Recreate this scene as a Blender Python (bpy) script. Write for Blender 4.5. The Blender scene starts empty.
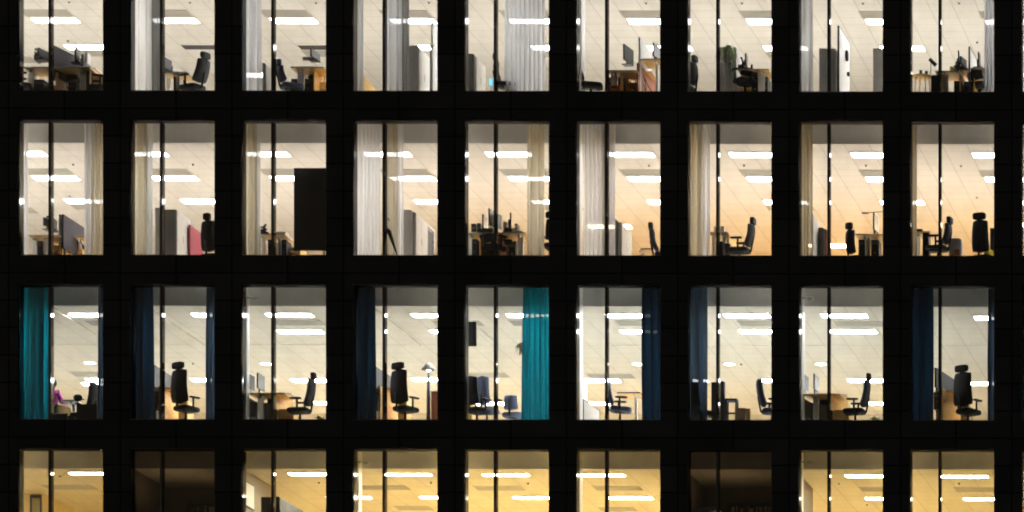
import bpy, math, random
from mathutils import Vector, Matrix
random.seed(7)
SC = bpy.context.scene
COL = SC.collection
R = math.radians

# ------------------------------------------------------------------ camera model
S = 0.02425          # metres per pixel at the facade plane
D = 103.4            # camera to facade
F = D / S            # focal length in pixels
PHI = 0.0063         # slight yaw of the camera
PPX, PPY = 1546.0, 1244.0
CX, CZ = (1519 - 512) * S, 1.7
def P(px, py, d):
    """point seen at photo pixel (px, py) lying d metres behind the facade plane"""
    a = (px - PPX) / F; b = (PPY - py) / F
    t = (D + d) / (math.cos(PHI) - a * math.sin(PHI))
    return Vector((CX + t * (math.sin(PHI) + a * math.cos(PHI)), d, CZ + t * b))
def PX(px, d): return P(px, 256, d).x
def to_px(v):
    dx, dy, dz = v.x - CX, v.y + D, v.z - CZ
    z = dx * math.sin(PHI) + dy * math.cos(PHI)
    x = dx * math.cos(PHI) - dy * math.sin(PHI)
    return PPX + F * x / z, PPY - F * dz / z

cam = bpy.data.cameras.new('camera'); co = bpy.data.objects.new('camera', cam); COL.objects.link(co)
co.location = (CX, -D, CZ); co.rotation_euler = (R(90), 0, -PHI)
cam.sensor_width = 36; cam.sensor_fit = 'HORIZONTAL'; cam.lens = F * 36 / 1024
cam.shift_x = -(PPX - 512) / 1024; cam.shift_y = (PPY - 256) / 1024
cam.clip_start = 1; cam.clip_end = 3000
SC.camera = co

# ------------------------------------------------------------------ grid of the building
PITCH = (PX(909.6, 0) - PX(17.9, 0)) / 8
XL0 = PX(17.9, 0); WW = PX(103.1, 0) - XL0
STOREY = 164.1 * S
ZB0 = P(512, 91.3, 0).z                       # sill of the top row
WH = P(512, 119.2, 0).z - P(512, 255.4, 0).z  # height of an opening
def xl(c): return XL0 + c * PITCH
def zfl(r): return ZB0 - r * STOREY
CEIL = 2.985                                   # ceiling over floor
SOFF = 3.62
FASC = 1.03                                    # depth of the ceiling edge
TW = 0.34                                      # wall thickness
ROW = ['top', 'second', 'third', 'bottom']
ORD = ['first', 'second', 'third', 'fourth', 'fifth', 'sixth', 'seventh', 'eighth', 'ninth', 'tenth']
def where(r, c): return f"{ORD[c-1]} window of the {ROW[r]} row"

# ------------------------------------------------------------------ materials
def mat(name, col, rough=.6, metal=0., noise=0., nscale=6., bump=0., spec=.5, stretch=None):
    m = bpy.data.materials.new(name); m.use_nodes = True
    nt = m.node_tree; b = nt.nodes['Principled BSDF']
    b.inputs['Base Color'].default_value = (*col, 1); b.inputs['Roughness'].default_value = rough
    b.inputs['Metallic'].default_value = metal; b.inputs['Specular IOR Level'].default_value = spec
    if noise or bump:
        tc = nt.nodes.new('ShaderNodeTexCoord'); n = nt.nodes.new('ShaderNodeTexNoise')
        n.inputs['Scale'].default_value = nscale; n.inputs['Detail'].default_value = 5
        src = tc.outputs['Object']
        if stretch:
            mp = nt.nodes.new('ShaderNodeMapping'); mp.inputs['Scale'].default_value = stretch
            nt.links.new(src, mp.inputs['Vector']); src = mp.outputs['Vector']
        nt.links.new(src, n.inputs['Vector'])
        if noise:
            r = nt.nodes.new('ShaderNodeValToRGB')
            r.color_ramp.elements[0].position = .3; r.color_ramp.elements[1].position = .7
            r.color_ramp.elements[0].color = (*[c * (1 - noise) for c in col], 1)
            r.color_ramp.elements[1].color = (*[min(1, c * (1 + noise)) for c in col], 1)
            nt.links.new(n.outputs['Fac'], r.inputs['Fac']); nt.links.new(r.outputs['Color'], b.inputs['Base Color'])
        if bump:
            bp = nt.nodes.new('ShaderNodeBump'); bp.inputs['Strength'].default_value = bump; bp.inputs['Distance'].default_value = .01
            nt.links.new(n.outputs['Fac'], bp.inputs['Height']); nt.links.new(bp.outputs['Normal'], b.inputs['Normal'])
    return m
def emit(name, col, strength):
    m = bpy.data.materials.new(name); m.use_nodes = True; nt = m.node_tree
    nt.nodes.remove(nt.nodes['Principled BSDF']); e = nt.nodes.new('ShaderNodeEmission')
    e.inputs['Color'].default_value = (*col, 1); e.inputs['Strength'].default_value = strength
    nt.links.new(e.outputs[0], nt.nodes['Material Output'].inputs['Surface']); return m
def glass(name, tint=(.97, .985, .98)):
    m = bpy.data.materials.new(name); m.use_nodes = True; nt = m.node_tree
    nt.nodes.remove(nt.nodes['Principled BSDF'])
    t = nt.nodes.new('ShaderNodeBsdfTransparent')
    tc = nt.nodes.new('ShaderNodeTexCoord'); mp = nt.nodes.new('ShaderNodeMapping'); mp.inputs['Scale'].default_value = (1.6, 1, .7)
    n = nt.nodes.new('ShaderNodeTexNoise'); n.inputs['Scale'].default_value = 1.6; n.inputs['Detail'].default_value = 7; n.inputs['Roughness'].default_value = .65
    r = nt.nodes.new('ShaderNodeValToRGB'); r.color_ramp.elements[0].position = .32; r.color_ramp.elements[1].position = .62
    r.color_ramp.elements[0].color = (.945, .955, .95, 1); r.color_ramp.elements[1].color = (*tint, 1)
    nt.links.new(tc.outputs['Object'], mp.inputs['Vector']); nt.links.new(mp.outputs['Vector'], n.inputs['Vector'])
    nt.links.new(n.outputs['Fac'], r.inputs['Fac']); nt.links.new(r.outputs['Color'], t.inputs['Color'])
    g = nt.nodes.new('ShaderNodeBsdfGlossy'); g.inputs['Roughness'].default_value = .01
    f = nt.nodes.new('ShaderNodeFresnel'); f.inputs['IOR'].default_value = 1.45
    x = nt.nodes.new('ShaderNodeMixShader')
    nt.links.new(f.outputs[0], x.inputs[0]); nt.links.new(t.outputs[0], x.inputs[1]); nt.links.new(g.outputs[0], x.inputs[2])
    nt.links.new(x.outputs[0], nt.nodes['Material Output'].inputs['Surface']); return m
def cloth(name, col, sheer=.1, trans=.55, weave=.03):
    m = bpy.data.materials.new(name); m.use_nodes = True; nt = m.node_tree
    nt.nodes.remove(nt.nodes['Principled BSDF'])
    tc = nt.nodes.new('ShaderNodeTexCoord'); n = nt.nodes.new('ShaderNodeTexNoise')
    mp = nt.nodes.new('ShaderNodeMapping'); mp.inputs['Scale'].default_value = (5, 5, .35)
    n.inputs['Scale'].default_value = 1.5; n.inputs['Detail'].default_value = 4
    nt.links.new(tc.outputs['Object'], mp.inputs['Vector']); nt.links.new(mp.outputs['Vector'], n.inputs['Vector'])
    r = nt.nodes.new('ShaderNodeValToRGB')
    r.color_ramp.elements[0].position = .3; r.color_ramp.elements[1].position = .7
    r.color_ramp.elements[0].color = (*[c * (1 - weave) for c in col], 1); r.color_ramp.elements[1].color = (*[min(.95, c * (1 + weave)) for c in col], 1)
    nt.links.new(n.outputs['Fac'], r.inputs['Fac'])
    d = nt.nodes.new('ShaderNodeBsdfDiffuse'); t = nt.nodes.new('ShaderNodeBsdfTranslucent'); tr = nt.nodes.new('ShaderNodeBsdfTransparent')
    nt.links.new(r.outputs[0], d.inputs[0]); nt.links.new(r.outputs[0], t.inputs[0])
    a = nt.nodes.new('ShaderNodeMixShader'); a.inputs[0].default_value = trans
    nt.links.new(d.outputs[0], a.inputs[1]); nt.links.new(t.outputs[0], a.inputs[2])
    b = nt.nodes.new('ShaderNodeMixShader'); b.inputs[0].default_value = sheer
    nt.links.new(a.outputs[0], b.inputs[1]); nt.links.new(tr.outputs[0], b.inputs[2])
    nt.links.new(b.outputs[0], nt.nodes['Material Output'].inputs['Surface']); return m
def tiles(name, col, x0, y0, w=.6, h=.6, line=.012, dark=.75, var=.02):
    m = bpy.data.materials.new(name); m.use_nodes = True; nt = m.node_tree; b = nt.nodes['Principled BSDF']
    b.inputs['Roughness'].default_value = .85; b.inputs['Specular IOR Level'].default_value = .2
    tc = nt.nodes.new('ShaderNodeTexCoord'); mp = nt.nodes.new('ShaderNodeMapping'); mp.inputs['Location'].default_value = (-x0, -y0, 0)
    br = nt.nodes.new('ShaderNodeTexBrick'); br.offset = 0; br.squash = 1
    for k, v in (('Scale', 1), ('Mortar Size', line), ('Mortar Smooth', .2), ('Brick Width', w), ('Row Height', h), ('Bias', 0)):
        br.inputs[k].default_value = v
    br.inputs['Color1'].default_value = (*[c * (1 + var) for c in col], 1); br.inputs['Color2'].default_value = (*[c * (1 - var) for c in col], 1)
    br.inputs['Mortar'].default_value = (*[c * dark for c in col], 1)
    nt.links.new(tc.outputs['Object'], mp.inputs['Vector']); nt.links.new(mp.outputs['Vector'], br.inputs['Vector'])
    n = nt.nodes.new('ShaderNodeTexNoise'); n.inputs['Scale'].default_value = 1.1; n.inputs['Detail'].default_value = 6
    nt.links.new(tc.outputs['Object'], n.inputs['Vector'])
    mr = nt.nodes.new('ShaderNodeMapRange'); mr.inputs['To Min'].default_value = .9; mr.inputs['To Max'].default_value = 1.08
    nt.links.new(n.outputs['Fac'], mr.inputs['Value'])
    mx = nt.nodes.new('ShaderNodeVectorMath'); mx.operation = 'SCALE'
    nt.links.new(br.outputs['Color'], mx.inputs[0]); nt.links.new(mr.outputs['Result'], mx.inputs['Scale'])
    nt.links.new(mx.outputs[0], b.inputs['Base Color'])
    return m
M = {}
M['facade'] = mat('dark_facade_cladding', (.10, .115, .15), .55, 0, .25, .8, .05, .25)
def clad(name, col):
    m = mat(name, col, .55, 0, 0, 1, 0, .25); nt = m.node_tree; b = nt.nodes['Principled BSDF']
    tc = nt.nodes.new('ShaderNodeTexCoord'); sp = nt.nodes.new('ShaderNodeSeparateXYZ'); cb = nt.nodes.new('ShaderNodeCombineXYZ')
    nt.links.new(tc.outputs['Object'], sp.inputs[0]); nt.links.new(sp.outputs['X'], cb.inputs['X']); nt.links.new(sp.outputs['Z'], cb.inputs['Y'])
    br = nt.nodes.new('ShaderNodeTexBrick'); br.offset = 0
    for k, v in (('Scale', 1), ('Mortar Size', .02), ('Mortar Smooth', .1), ('Brick Width', PITCH / 2), ('Row Height', STOREY / 6), ('Bias', 0)): br.inputs[k].default_value = v
    br.inputs['Color1'].default_value = (*[c * 1.15 for c in col], 1); br.inputs['Color2'].default_value = (*[c * .8 for c in col], 1); br.inputs['Mortar'].default_value = (*[c * .25 for c in col], 1)
    n = nt.nodes.new('ShaderNodeTexNoise'); n.inputs['Scale'].default_value = .7; n.inputs['Detail'].default_value = 8
    mr = nt.nodes.new('ShaderNodeMapRange'); mr.inputs['To Min'].default_value = .5; mr.inputs['To Max'].default_value = 1.5
    nt.links.new(cb.outputs[0], br.inputs['Vector']); nt.links.new(cb.outputs[0], n.inputs['Vector']); nt.links.new(n.outputs['Fac'], mr.inputs['Value'])
    mx = nt.nodes.new('ShaderNodeVectorMath'); mx.operation = 'SCALE'
    nt.links.new(br.outputs['Color'], mx.inputs[0]); nt.links.new(mr.outputs['Result'], mx.inputs['Scale']); nt.links.new(mx.outputs[0], b.inputs['Base Color'])
    return m
M['cladding'] = clad('weathered_facade_panels', (.17, .175, .19))
def satin(name, dif, gl, rough):
    m = bpy.data.materials.new(name); m.use_nodes = True; nt = m.node_tree
    nt.nodes.remove(nt.nodes['Principled BSDF'])
    a = nt.nodes.new('ShaderNodeBsdfDiffuse'); a.inputs[0].default_value = (*dif, 1)
    b = nt.nodes.new('ShaderNodeBsdfGlossy'); b.inputs[0].default_value = (*gl, 1); b.inputs['Roughness'].default_value = rough
    x = nt.nodes.new('ShaderNodeAddShader'); nt.links.new(a.outputs[0], x.inputs[0]); nt.links.new(b.outputs[0], x.inputs[1])
    nt.links.new(x.outputs[0], nt.nodes['Material Output'].inputs['Surface']); return m
M['alu'] = satin('anodised_window_metal', (.11, .106, .10), (.12, .118, .116), .09)
M['mull'] = satin('dark_mullion_metal', (.018, .017, .016), (.10, .097, .094), .07)
M['glass'] = glass('window_glass')
M['plaster'] = mat('white_plaster', (.84, .83, .80), .9, 0, .06, 1.5)
M['soffit'] = mat('slab_concrete', (.7, .69, .67), .9, 0, .15, 2)
M['wall_tan'] = mat('tan_back_wall', (.70, .50, .27), .9, 0, .05, .7)
M['wall_cream'] = mat('cream_inner_wall', (.72, .64, .50), .9, 0, .05, .7)
M['wall_yellow'] = mat('yellow_inner_wall', (.74, .60, .33), .9, 0, .05, .7)
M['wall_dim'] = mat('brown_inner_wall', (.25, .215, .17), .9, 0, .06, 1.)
M['floor_oak'] = mat('warm_floor', (.62, .575, .51), .6, 0, .1, 3, 0, .3, (1, 12, 1))
M['floor_back'] = mat('orange_bounce_floor', (.64, .49, .28), .5, 0, .15, 3, 0, .3, (1, 12, 1))
M['floor_grey'] = mat('grey_beige_carpet', (.60, .58, .525), .9, 0, .1, 8)
M['floor_warm'] = mat('yellow_floor', (.64, .53, .31), .7, 0, .1, 3)
M['white'] = mat('white_powder_coat', (.84, .83, .80), .5, 0, .03, 4, 0, .3)
M['cab'] = mat('cream_cabinet_laminate', (.56, .53, .48), .6, 0, .05, 5, 0, .3)
M['grey'] = mat('grey_laminate', (.66, .64, .61), .6, 0, .05, 5, 0, .3)
M['dgrey'] = mat('dark_grey_panel', (.06, .058, .06), .7, 0, .1, 20)
M['felt'] = mat('purple_grey_felt', (.075, .066, .075), .95, 0, .15, 30)
M['wood'] = mat('beech_plywood', (.88, .54, .18), .5, 0, .2, 4, 0, .4, (1, 9, 9))
M['redwood'] = mat('reddish_board', (.34, .12, .06), .6, 0, .15, 5)
M['top'] = mat('pale_worktop', (.60, .55, .48), .45, 0, .05, 5)
M['black'] = mat('black_plastic', (.010, .010, .011), .5, 0, .2, 8, 0, .25)
M['boardblack'] = mat('satin_black_board', (.004, .0045, .005), .3, 0, 0, 1, 0, .35)
M['blackfab'] = mat('black_fabric', (.02, .02, .024), .9, 0, .25, 40)
M['navyfab'] = mat('navy_fabric', (.03, .04, .075), .9, 0, .2, 40)
M['bluefab'] = mat('slate_blue_fabric', (.17, .21, .33), .9, 0, .15, 40)
M['greyfab'] = mat('charcoal_mesh_fabric', (.055, .06, .07), .85, 0, .2, 40)
M['screen'] = mat('glossy_black_screen', (.012, .013, .016), .3, 0, 0, 1, 0, .3)
M['amber'] = emit('added_lamp_bulb', (1, .66, .34), 60.)  # bulb of the unseen lamps added in the two dark rooms
M['bluescr'] = mat('slate_monitor_shell', (.06, .075, .09), .4)
M['chrome'] = mat('chromed_steel', (.6, .6, .6), .2, 1.)
M['green'] = mat('leaf_green', (.27, .33, .12), .5, 0, .35, 12)
M['pot'] = mat('terracotta', (.4, .2, .12), .8)
M['card'] = mat('brown_cardboard', (.36, .24, .14), .85, 0, .1, 10)
M['orange'] = mat('orange_plastic', (.62, .16, .02), .5)
M['lime'] = mat('lime_plastic', (.62, .66, .03), .5)
M['magenta'] = mat('magenta_knit', (.50, .05, .34), .9, 0, .15, 60)
M['red'] = mat('raspberry_door_paint', (.27, .018, .05), .5, 0, .05, 4)
M['skin'] = mat('skin', (.52, .32, .22), .6)
M['hair'] = mat('dark_hair', (.015, .011, .009), .7)
M['denim'] = mat('dark_denim', (.03, .04, .08), .9)
M['cyan'] = emit('lit_cyan_screen', (.25, .8, 1.), .6)
M['wb'] = mat('whiteboard_enamel', (.78, .78, .76), .55, 0, 0, 1, 0, .2)
M['leak'] = mat('vent_metal', (.46, .44, .39), .6, 0)
M['ventdark'] = mat('vent_shadow_gap', (.16, .15, .13), .8)
M['paper'] = mat('paper', (.82, .81, .78), .9)
M['yellow'] = mat('yellow_bag', (.75, .55, .04), .7)
M['c_grey'] = cloth('curtain_grey_sheer', (.60, .60, .61), .035, .62)
M['c_white'] = cloth('curtain_white_sheer', (.90, .89, .885), .05, .66)
M['c_beige'] = cloth('curtain_beige', (.62, .56, .43), .025, .55)
M['c_silver'] = cloth('curtain_silver_sheer', (.80, .80, .815), .05, .64)
M['c_dim'] = cloth('curtain_dim_grey', (.32, .32, .315), .02, .55)
M['c_teal'] = cloth('curtain_teal', (.0008, .22, .29), .006, .7, .3)
M['c_navy'] = cloth('curtain_navy', (.005, .022, .046), .001, .5, .2)
M['c_slate'] = cloth('curtain_slate', (.040, .072, .112), .01, .5, .2)
LC = [(1, .985, .985), (1, .985, .99), (.97, .995, 1.03), (1, .89, .67)]
LS = [18.5, 19.5, 38., 52.]
for i in range(4):
    M['lamp%d' % i] = emit('ceiling_lamp_glow_%s_row' % ROW[i], LC[i], LS[i])
M['lampwarm'] = emit('warm_ceiling_lamp_glow', (1, .80, .52), 36)
M['spot'] = emit('downlight_glow', (1, .95, .85), 12)

# ------------------------------------------------------------------ mesh helpers
class MB:
    def __init__(s): s.v = []; s.f = []; s.m = []; s.sm = []
    def add(s, vs, fs, m=0, smooth=False):
        o = len(s.v); s.v += [tuple(p) for p in vs]
        for f in fs: s.f.append([i + o for i in f]); s.m.append(m); s.sm.append(smooth)
        return s
    def box(s, x0, x1, y0, y1, z0, z1, m=0, under=None):
        vs = [(x0,y0,z0),(x1,y0,z0),(x1,y1,z0),(x0,y1,z0),(x0,y0,z1),(x1,y0,z1),(x1,y1,z1),(x0,y1,z1)]
        s.add(vs, [(0,3,2,1)], m if under is None else under)
        o = len(s.v) - 8
        for f in [(4,5,6,7),(0,1,5,4),(1,2,6,5),(2,3,7,6),(3,0,4,7)]: s.f.append([i + o for i in f]); s.m.append(m); s.sm.append(False)
        return s
    def tube(s, pts, r, m=0, n=10):
        pts = [Vector(p) for p in pts]; rs = r if isinstance(r, (list, tuple)) else [r] * len(pts)
        vs = []; fs = []
        for i, p in enumerate(pts):
            t = (pts[min(i+1, len(pts)-1)] - pts[max(i-1, 0)]).normalized()
            a = t.orthogonal().normalized() if i == 0 else (a - t * a.dot(t)).normalized()
            b = t.cross(a)
            for k in range(n):
                w = 2 * math.pi * k / n; vs.append(p + (a * math.cos(w) + b * math.sin(w)) * rs[i])
        for i in range(len(pts) - 1):
            for k in range(n): fs.append((i*n+k, i*n+(k+1) % n, (i+1)*n+(k+1) % n, (i+1)*n+k))
        fs.append(tuple(range(n))[::-1]); fs.append(tuple(range((len(pts)-1)*n, len(pts)*n)))
        return s.add(vs, fs, m, True)
    def lathe(s, prof, m=0, n=20, c=(0, 0, 0)):
        vs = []; fs = []
        for r, z in prof:
            for k in range(n):
                w = 2 * math.pi * k / n; vs.append((c[0] + r * math.cos(w), c[1] + r * math.sin(w), c[2] + z))
        for i in range(len(prof) - 1):
            for k in range(n): fs.append((i*n+k, i*n+(k+1) % n, (i+1)*n+(k+1) % n, (i+1)*n+k))
        fs.append(tuple(range(n))[::-1]); fs.append(tuple(range((len(prof)-1)*n, len(prof)*n)))
        return s.add(vs, fs, m, True)
    def blob(s, c, r, e=.5, m=0, nu=20, nv=12, mtx=None):
        """superellipsoid: e=1 ellipsoid, small e boxy cushion"""
        sp = lambda w, q: math.copysign(abs(w) ** q, w)
        vs = []; fs = []
        for j in range(nv + 1):
            a = -math.pi / 2 + math.pi * j / nv
            for k in range(nu):
                b = 2 * math.pi * k / nu
                p = Vector((r[0]*sp(math.cos(a), e)*sp(math.cos(b), e), r[1]*sp(math.cos(a), e)*sp(math.sin(b), e), r[2]*sp(math.sin(a), e)))
                if mtx: p = mtx @ p
                vs.append(p + Vector(c))
        for j in range(nv):
            for k in range(nu): fs.append((j*nu+k, j*nu+(k+1) % nu, (j+1)*nu+(k+1) % nu, (j+1)*nu+k))
        return s.add(vs, fs, m, True)
    def build(s, name, mats, parent=None, loc=None, rz=0):
        me = bpy.data.meshes.new(name); me.from_pydata(s.v, [], s.f); 
        for k in (mats if isinstance(mats, (list, tuple)) else [mats]): me.materials.append(M[k])
        me.polygons.foreach_set('material_index', s.m); me.polygons.foreach_set('use_smooth', s.sm); me.update()
        o = bpy.data.objects.new(name, me); COL.objects.link(o)
        if parent: o.parent = parent
        if loc is not None: o.location = loc
        if rz: o.rotation_euler.z = rz
        return o
def bevel(o, w=.006, seg=2):
    b = o.modifiers.new('bevel', 'BEVEL'); b.width = w; b.segments = seg; b.limit_method = 'ANGLE'; return o
def tag(o, label=None, cat=None, group=None, kind=None):
    if label: o['label'] = label
    if cat: o['category'] = cat
    if group: o['group'] = group
    if kind: o['kind'] = kind
    return o
def empty(name, loc, rz=0):
    o = bpy.data.objects.new(name, None); COL.objects.link(o); o.location = loc; o.rotation_euler.z = rz; o.empty_display_size = .2; return o
def plate(xs, zs, solid, y0, y1):
    """one connected slab in the xz plane with rectangular openings"""
    mb = MB(); nx, nz = len(xs), len(zs); idx = {}; vs = []; fs = []
    def v(i, j, k):
        if (i, j, k) not in idx: idx[(i, j, k)] = len(vs); vs.append((xs[i], y1 if k else y0, zs[j]))
        return idx[(i, j, k)]
    ok = lambda i, j: 0 <= i < nx-1 and 0 <= j < nz-1 and solid(i, j)
    for i in range(nx-1):
        for j in range(nz-1):
            if not ok(i, j): continue
            fs.append((v(i,j,0), v(i+1,j,0), v(i+1,j+1,0), v(i,j+1,0)))
            fs.append((v(i,j,1), v(i,j+1,1), v(i+1,j+1,1), v(i+1,j,1)))
            if not ok(i-1, j): fs.append((v(i,j,0), v(i,j+1,0), v(i,j+1,1), v(i,j,1)))
            if not ok(i+1, j): fs.append((v(i+1,j,0), v(i+1,j,1), v(i+1,j+1,1), v(i+1,j+1,0)))
            if not ok(i, j-1): fs.append((v(i,j,0), v(i,j,1), v(i+1,j,1), v(i+1,j,0)))
            if not ok(i, j+1): fs.append((v(i,j+1,0), v(i+1,j+1,0), v(i+1,j+1,1), v(i,j+1,1)))
    return mb.add(vs, fs)

# ------------------------------------------------------------------ building
NC = 10
XW0, XW1 = -21.0, 17.5
BACK = 15.2
B = empty('office_building', (0, 0, 0))
tag(B, 'dark office tower at night with rows of tall lit windows', 'office building')
xs = [XW0]; 
for c in range(NC): xs += [xl(c), xl(c) + WW]
xs.append(XW1)
zs = [0.0]
for r in (3, 2, 1, 0): zs += [zfl(r), zfl(r) + WH]
zs.append(zfl(0) + WH + 1.6)
plate(xs, zs, lambda i, j: not (i % 2 == 1 and j % 2 == 1), 0, TW).build('facade', 'cladding', B)
lx = [XW0 + .3]
for c in range(NC): lx += [xl(c) - .03, xl(c) + WW + .03]
lx.append(XW1 - .3)
for r in range(4):
    plate(lx, [zfl(r), zfl(r) + WH + .03, zfl(r) + SOFF - .004], lambda i, j: i % 2 == 0 or j == 1, TW + .018, TW + .04).build('inner_lining', 'plaster', B)
MU0 = (PX(938.3, .2) - xl(8)); 
for r in range(4):
    for c in range(NC):
        x0, x1, z0, z1 = xl(c), xl(c) + WW, zfl(r), zfl(r) + WH
        t = .022
        fx = [x0, x0 + t, x1 - t, x1]; fz = [z0, z0 + t, z1 - t, z1]
        w = plate(fx, fz, lambda i, j: not (i == 1 and j == 1), .05, TW + .015).build('window', 'alu', B)
        mx = x0 + MU0
        bevel(MB().box(mx, mx + .062, .19, .41, z0 + t, z1 - t).build('mullion', 'mull', w), .004)
        for a, b in ((x0 + t, mx), (mx + .062, x1 - t)):
            MB().box(a, b, .235, .25, z0 + t, z1 - t).build('pane', 'glass', w)
FLO = ['floor_oak', 'floor_oak', 'floor_grey', 'floor_warm']
BKW = [12.8, 12.8, 14.6, 12.8]; BKM = ['wall_cream', 'wall_tan', 'wall_cream', 'wall_yellow']
CCOL = [(.80, .78, .74), (.80, .77, .72), (.74, .71, .64), (.80, .74, .60)]
LATX = PX(151.0, 4.44); 
for r in range(4):
    z = zfl(r)
    MB().box(XW0 + .3, XW1 - .3, TW, BKW[r], z - .03, z - .004).build('floor', FLO[r], B)
    MB().box(XW0 + .3, XW1 - .3, TW, BACK, z + SOFF, z + STOREY - .034).build('slab', 'soffit', B)
    if r in (1, 2): MB().box(-4.5 if r == 1 else XW0 + .3, XW1 - .3, 7.5 if r == 1 else 10.8, BKW[r], z - .003, z + .004).build('added_warm_floor', 'floor_back', B)  # unseen orange floor zone added to bounce warm light onto the ceiling
    M['ceil%d' % r] = tiles('ceiling_tiles_%s_row' % ROW[r], CCOL[r], LATX, 2.04 - .3)
    MB().box(XW0 + .3, XW1 - .3, FASC + .02, BKW[r], z + CEIL, z + CEIL + .03).build('ceiling', 'ceil%d' % r, B)
    MB().box(XW0 + .3, XW1 - .3, FASC, FASC + .018, z + CEIL - .004, z + SOFF - .003).build('bulkhead', 'plaster', B)
    MB().box(XW0 + .3, XW1 - .3, BKW[r] + .003, BKW[r] + .12, z - .03, z + SOFF - .004).build('back_wall', BKM[r], B)
MB().box(XW0, XW0 + .297, TW + .002, BACK, 0, zs[-1]).build('end_wall', 'facade', B)
MB().box(XW1 - .297, XW1, TW + .002, BACK, 0, zs[-1]).build('end_wall', 'facade', B)
MB().box(XW0, XW1, BACK + .003, BACK + .3, 0, zs[-1]).build('rear_wall', 'facade', B)
MB().box(XW0 + .3, XW1 - .3, TW, BACK, zs[-1] - .3, zs[-1] - .005).build('roof', 'soffit', B)
# the two unlit rooms of the bottom row and the inner rooms beside them
def pier(c): return xl(c) - (PITCH - WW) / 2      # centre of the pier before window c (0-based)
z3 = zfl(3)
def inwall(x0, x1, y0, y1, m, h=CEIL - .004, name='inner_wall', z=None, zz=0):
    return MB().box(x0, x1, y0, y1, (z3 if z is None else z) + zz, (z3 if z is None else z) + h).build(name, m, B)
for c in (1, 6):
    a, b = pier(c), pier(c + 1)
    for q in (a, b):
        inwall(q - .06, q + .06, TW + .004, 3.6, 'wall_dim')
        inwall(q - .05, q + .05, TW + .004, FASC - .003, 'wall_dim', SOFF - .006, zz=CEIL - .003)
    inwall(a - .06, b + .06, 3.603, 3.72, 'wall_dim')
xa = PX(43, 4.5)
inwall(XW0 + .4, xa, 4.5, 4.62, 'wall_yellow'); inwall(xa - .12, xa, 4.623, 12.7, 'wall_yellow')

# ------------------------------------------------------------------ outside
g = MB().box(-300, 300, -400, 300, -.3, -.004).build('ground', 'facade'); tag(g, kind='structure')
pv = MB().box(-60, 60, -14, -.01, -.05, .12).build('pavement', 'dgrey'); tag(pv, kind='structure')

# ------------------------------------------------------------------ ceiling things
def ceil_point(r, px, py):
    z = zfl(r) + CEIL
    d = (z - CZ) / ((PPY - py) / F) - D
    for _ in range(3):
        k = P(px, py, d).z - z; d -= k / ((PPY - py) / F)
    return P(px, py, d)
def visible_col(r, pts):
    """window column through which most of these points show"""
    cnt = {}
    for p in pts:
        u, v = to_px(p)
        for c in range(NC):
            a = to_px(Vector((xl(c), 0, zfl(r))))[0]; b = to_px(Vector((xl(c) + WW, 0, zfl(r))))[0]
            if a + 3 < u < b and v < to_px(Vector((xl(c), 0, zfl(r))))[1] and u < 1024: cnt[c + 1] = cnt.get(c + 1, 0) + 1
    return max(cnt, key=cnt.get) if cnt else None
used = {}
def uniq(label, n=1):
    return label
LTS = {}
def light(r, X, Y, lit=True, w=1.17, dp=.48, depthrow=1):
    if r == 2: dp = .42
    z = zfl(r) + CEIL
    o = empty('ceiling_light', (X, Y, z))
    m = MB(); a, b = w / 2, dp / 2; t = .03
    m.v = []; 
    for (x0, x1, y0, y1) in ((-a, a, -b, -b + t), (-a, a, b - t, b), (-a, -a + t, -b + t, b - t), (a - t, a, -b + t, b - t)): m.box(x0, x1, y0, y1, -.022, 0)
    m.build('frame', 'white', o)
    MB().box(-a + t, a - t, -b + t, b - t, -.016, -.004).build('diffuser', ('lampwarm' if depthrow >= 4 and r == 1 and X > -4 else 'lamp%d' % r) if lit else 'dgrey', o)
    c = visible_col(r, [Vector((X + k * a * .9, Y, z)) for k in (-1, -.6, -.2, .2, .6, 1)])
    key = (r, c, lit, depthrow if c else 0)
    LTS.setdefault(key, []).append(o)
    return o
def vent(r, X, Y, w=1.2, dp=.58):
    z = zfl(r) + CEIL
    o = empty('ceiling_vent', (X, Y, z)); a, b = w / 2, dp / 2
    m = MB()
    for (x0, x1, y0, y1) in ((-a, a, -b, -b + .035), (-a, a, b - .035, b), (-a, -a + .035, -b + .035, b - .035), (a - .035, a, -b + .035, b - .035)): m.box(x0, x1, y0, y1, -.014, 0)
    m.build('frame', 'leak', o)
    MB().box(-a + .035, a - .035, -b + .035, b - .035, -.004, -.002).build('backing', 'ventdark', o)
    m = MB(); n = 16
    for k in range(n):
        y = -b + .05 + (2 * b - .1) * (k + .5) / n
        m.add([(-a + .035, y - .012, -.005), (a - .035, y - .012, -.005), (a - .035, y + .012, -.018), (-a + .035, y + .012, -.018)], [(0, 1, 2, 3)])
    m.build('louvre', 'leak', o)
    c = visible_col(r, [Vector((X + k * a * .9, Y, z)) for k in (-1, -.6, -.2, .2, .6, 1)])
    LTS.setdefault((r, c, 'vent', int(Y)), []).append(o)
DY = [2.04, 4.44, 6.84, 9.24, 11.64]
for r in (0, 1):
    for k, y in enumerate(DY):
        for n in range(-7, 10):
            X = LATX + .6 + 3.0 * (n - 1)
            if not (-19 < X < 15.5): continue
            if k >= 3 and (k == 4 or visible_col(r, [Vector((X + q, y, zfl(r) + CEIL)) for q in (-.6, -.3, 0, .3, .6)])): continue
            lit = not (r == 0 and k == 2 and n in (1, 2))
            light(r, X, y, lit, depthrow=k + 1)
            if k == 1 and -14 < X < 14: vent(r, X - .03, y - .6)
            if k == 2 and -14 < X < 14 and n % 2 == 0: vent(r, X, y + .6)
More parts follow.
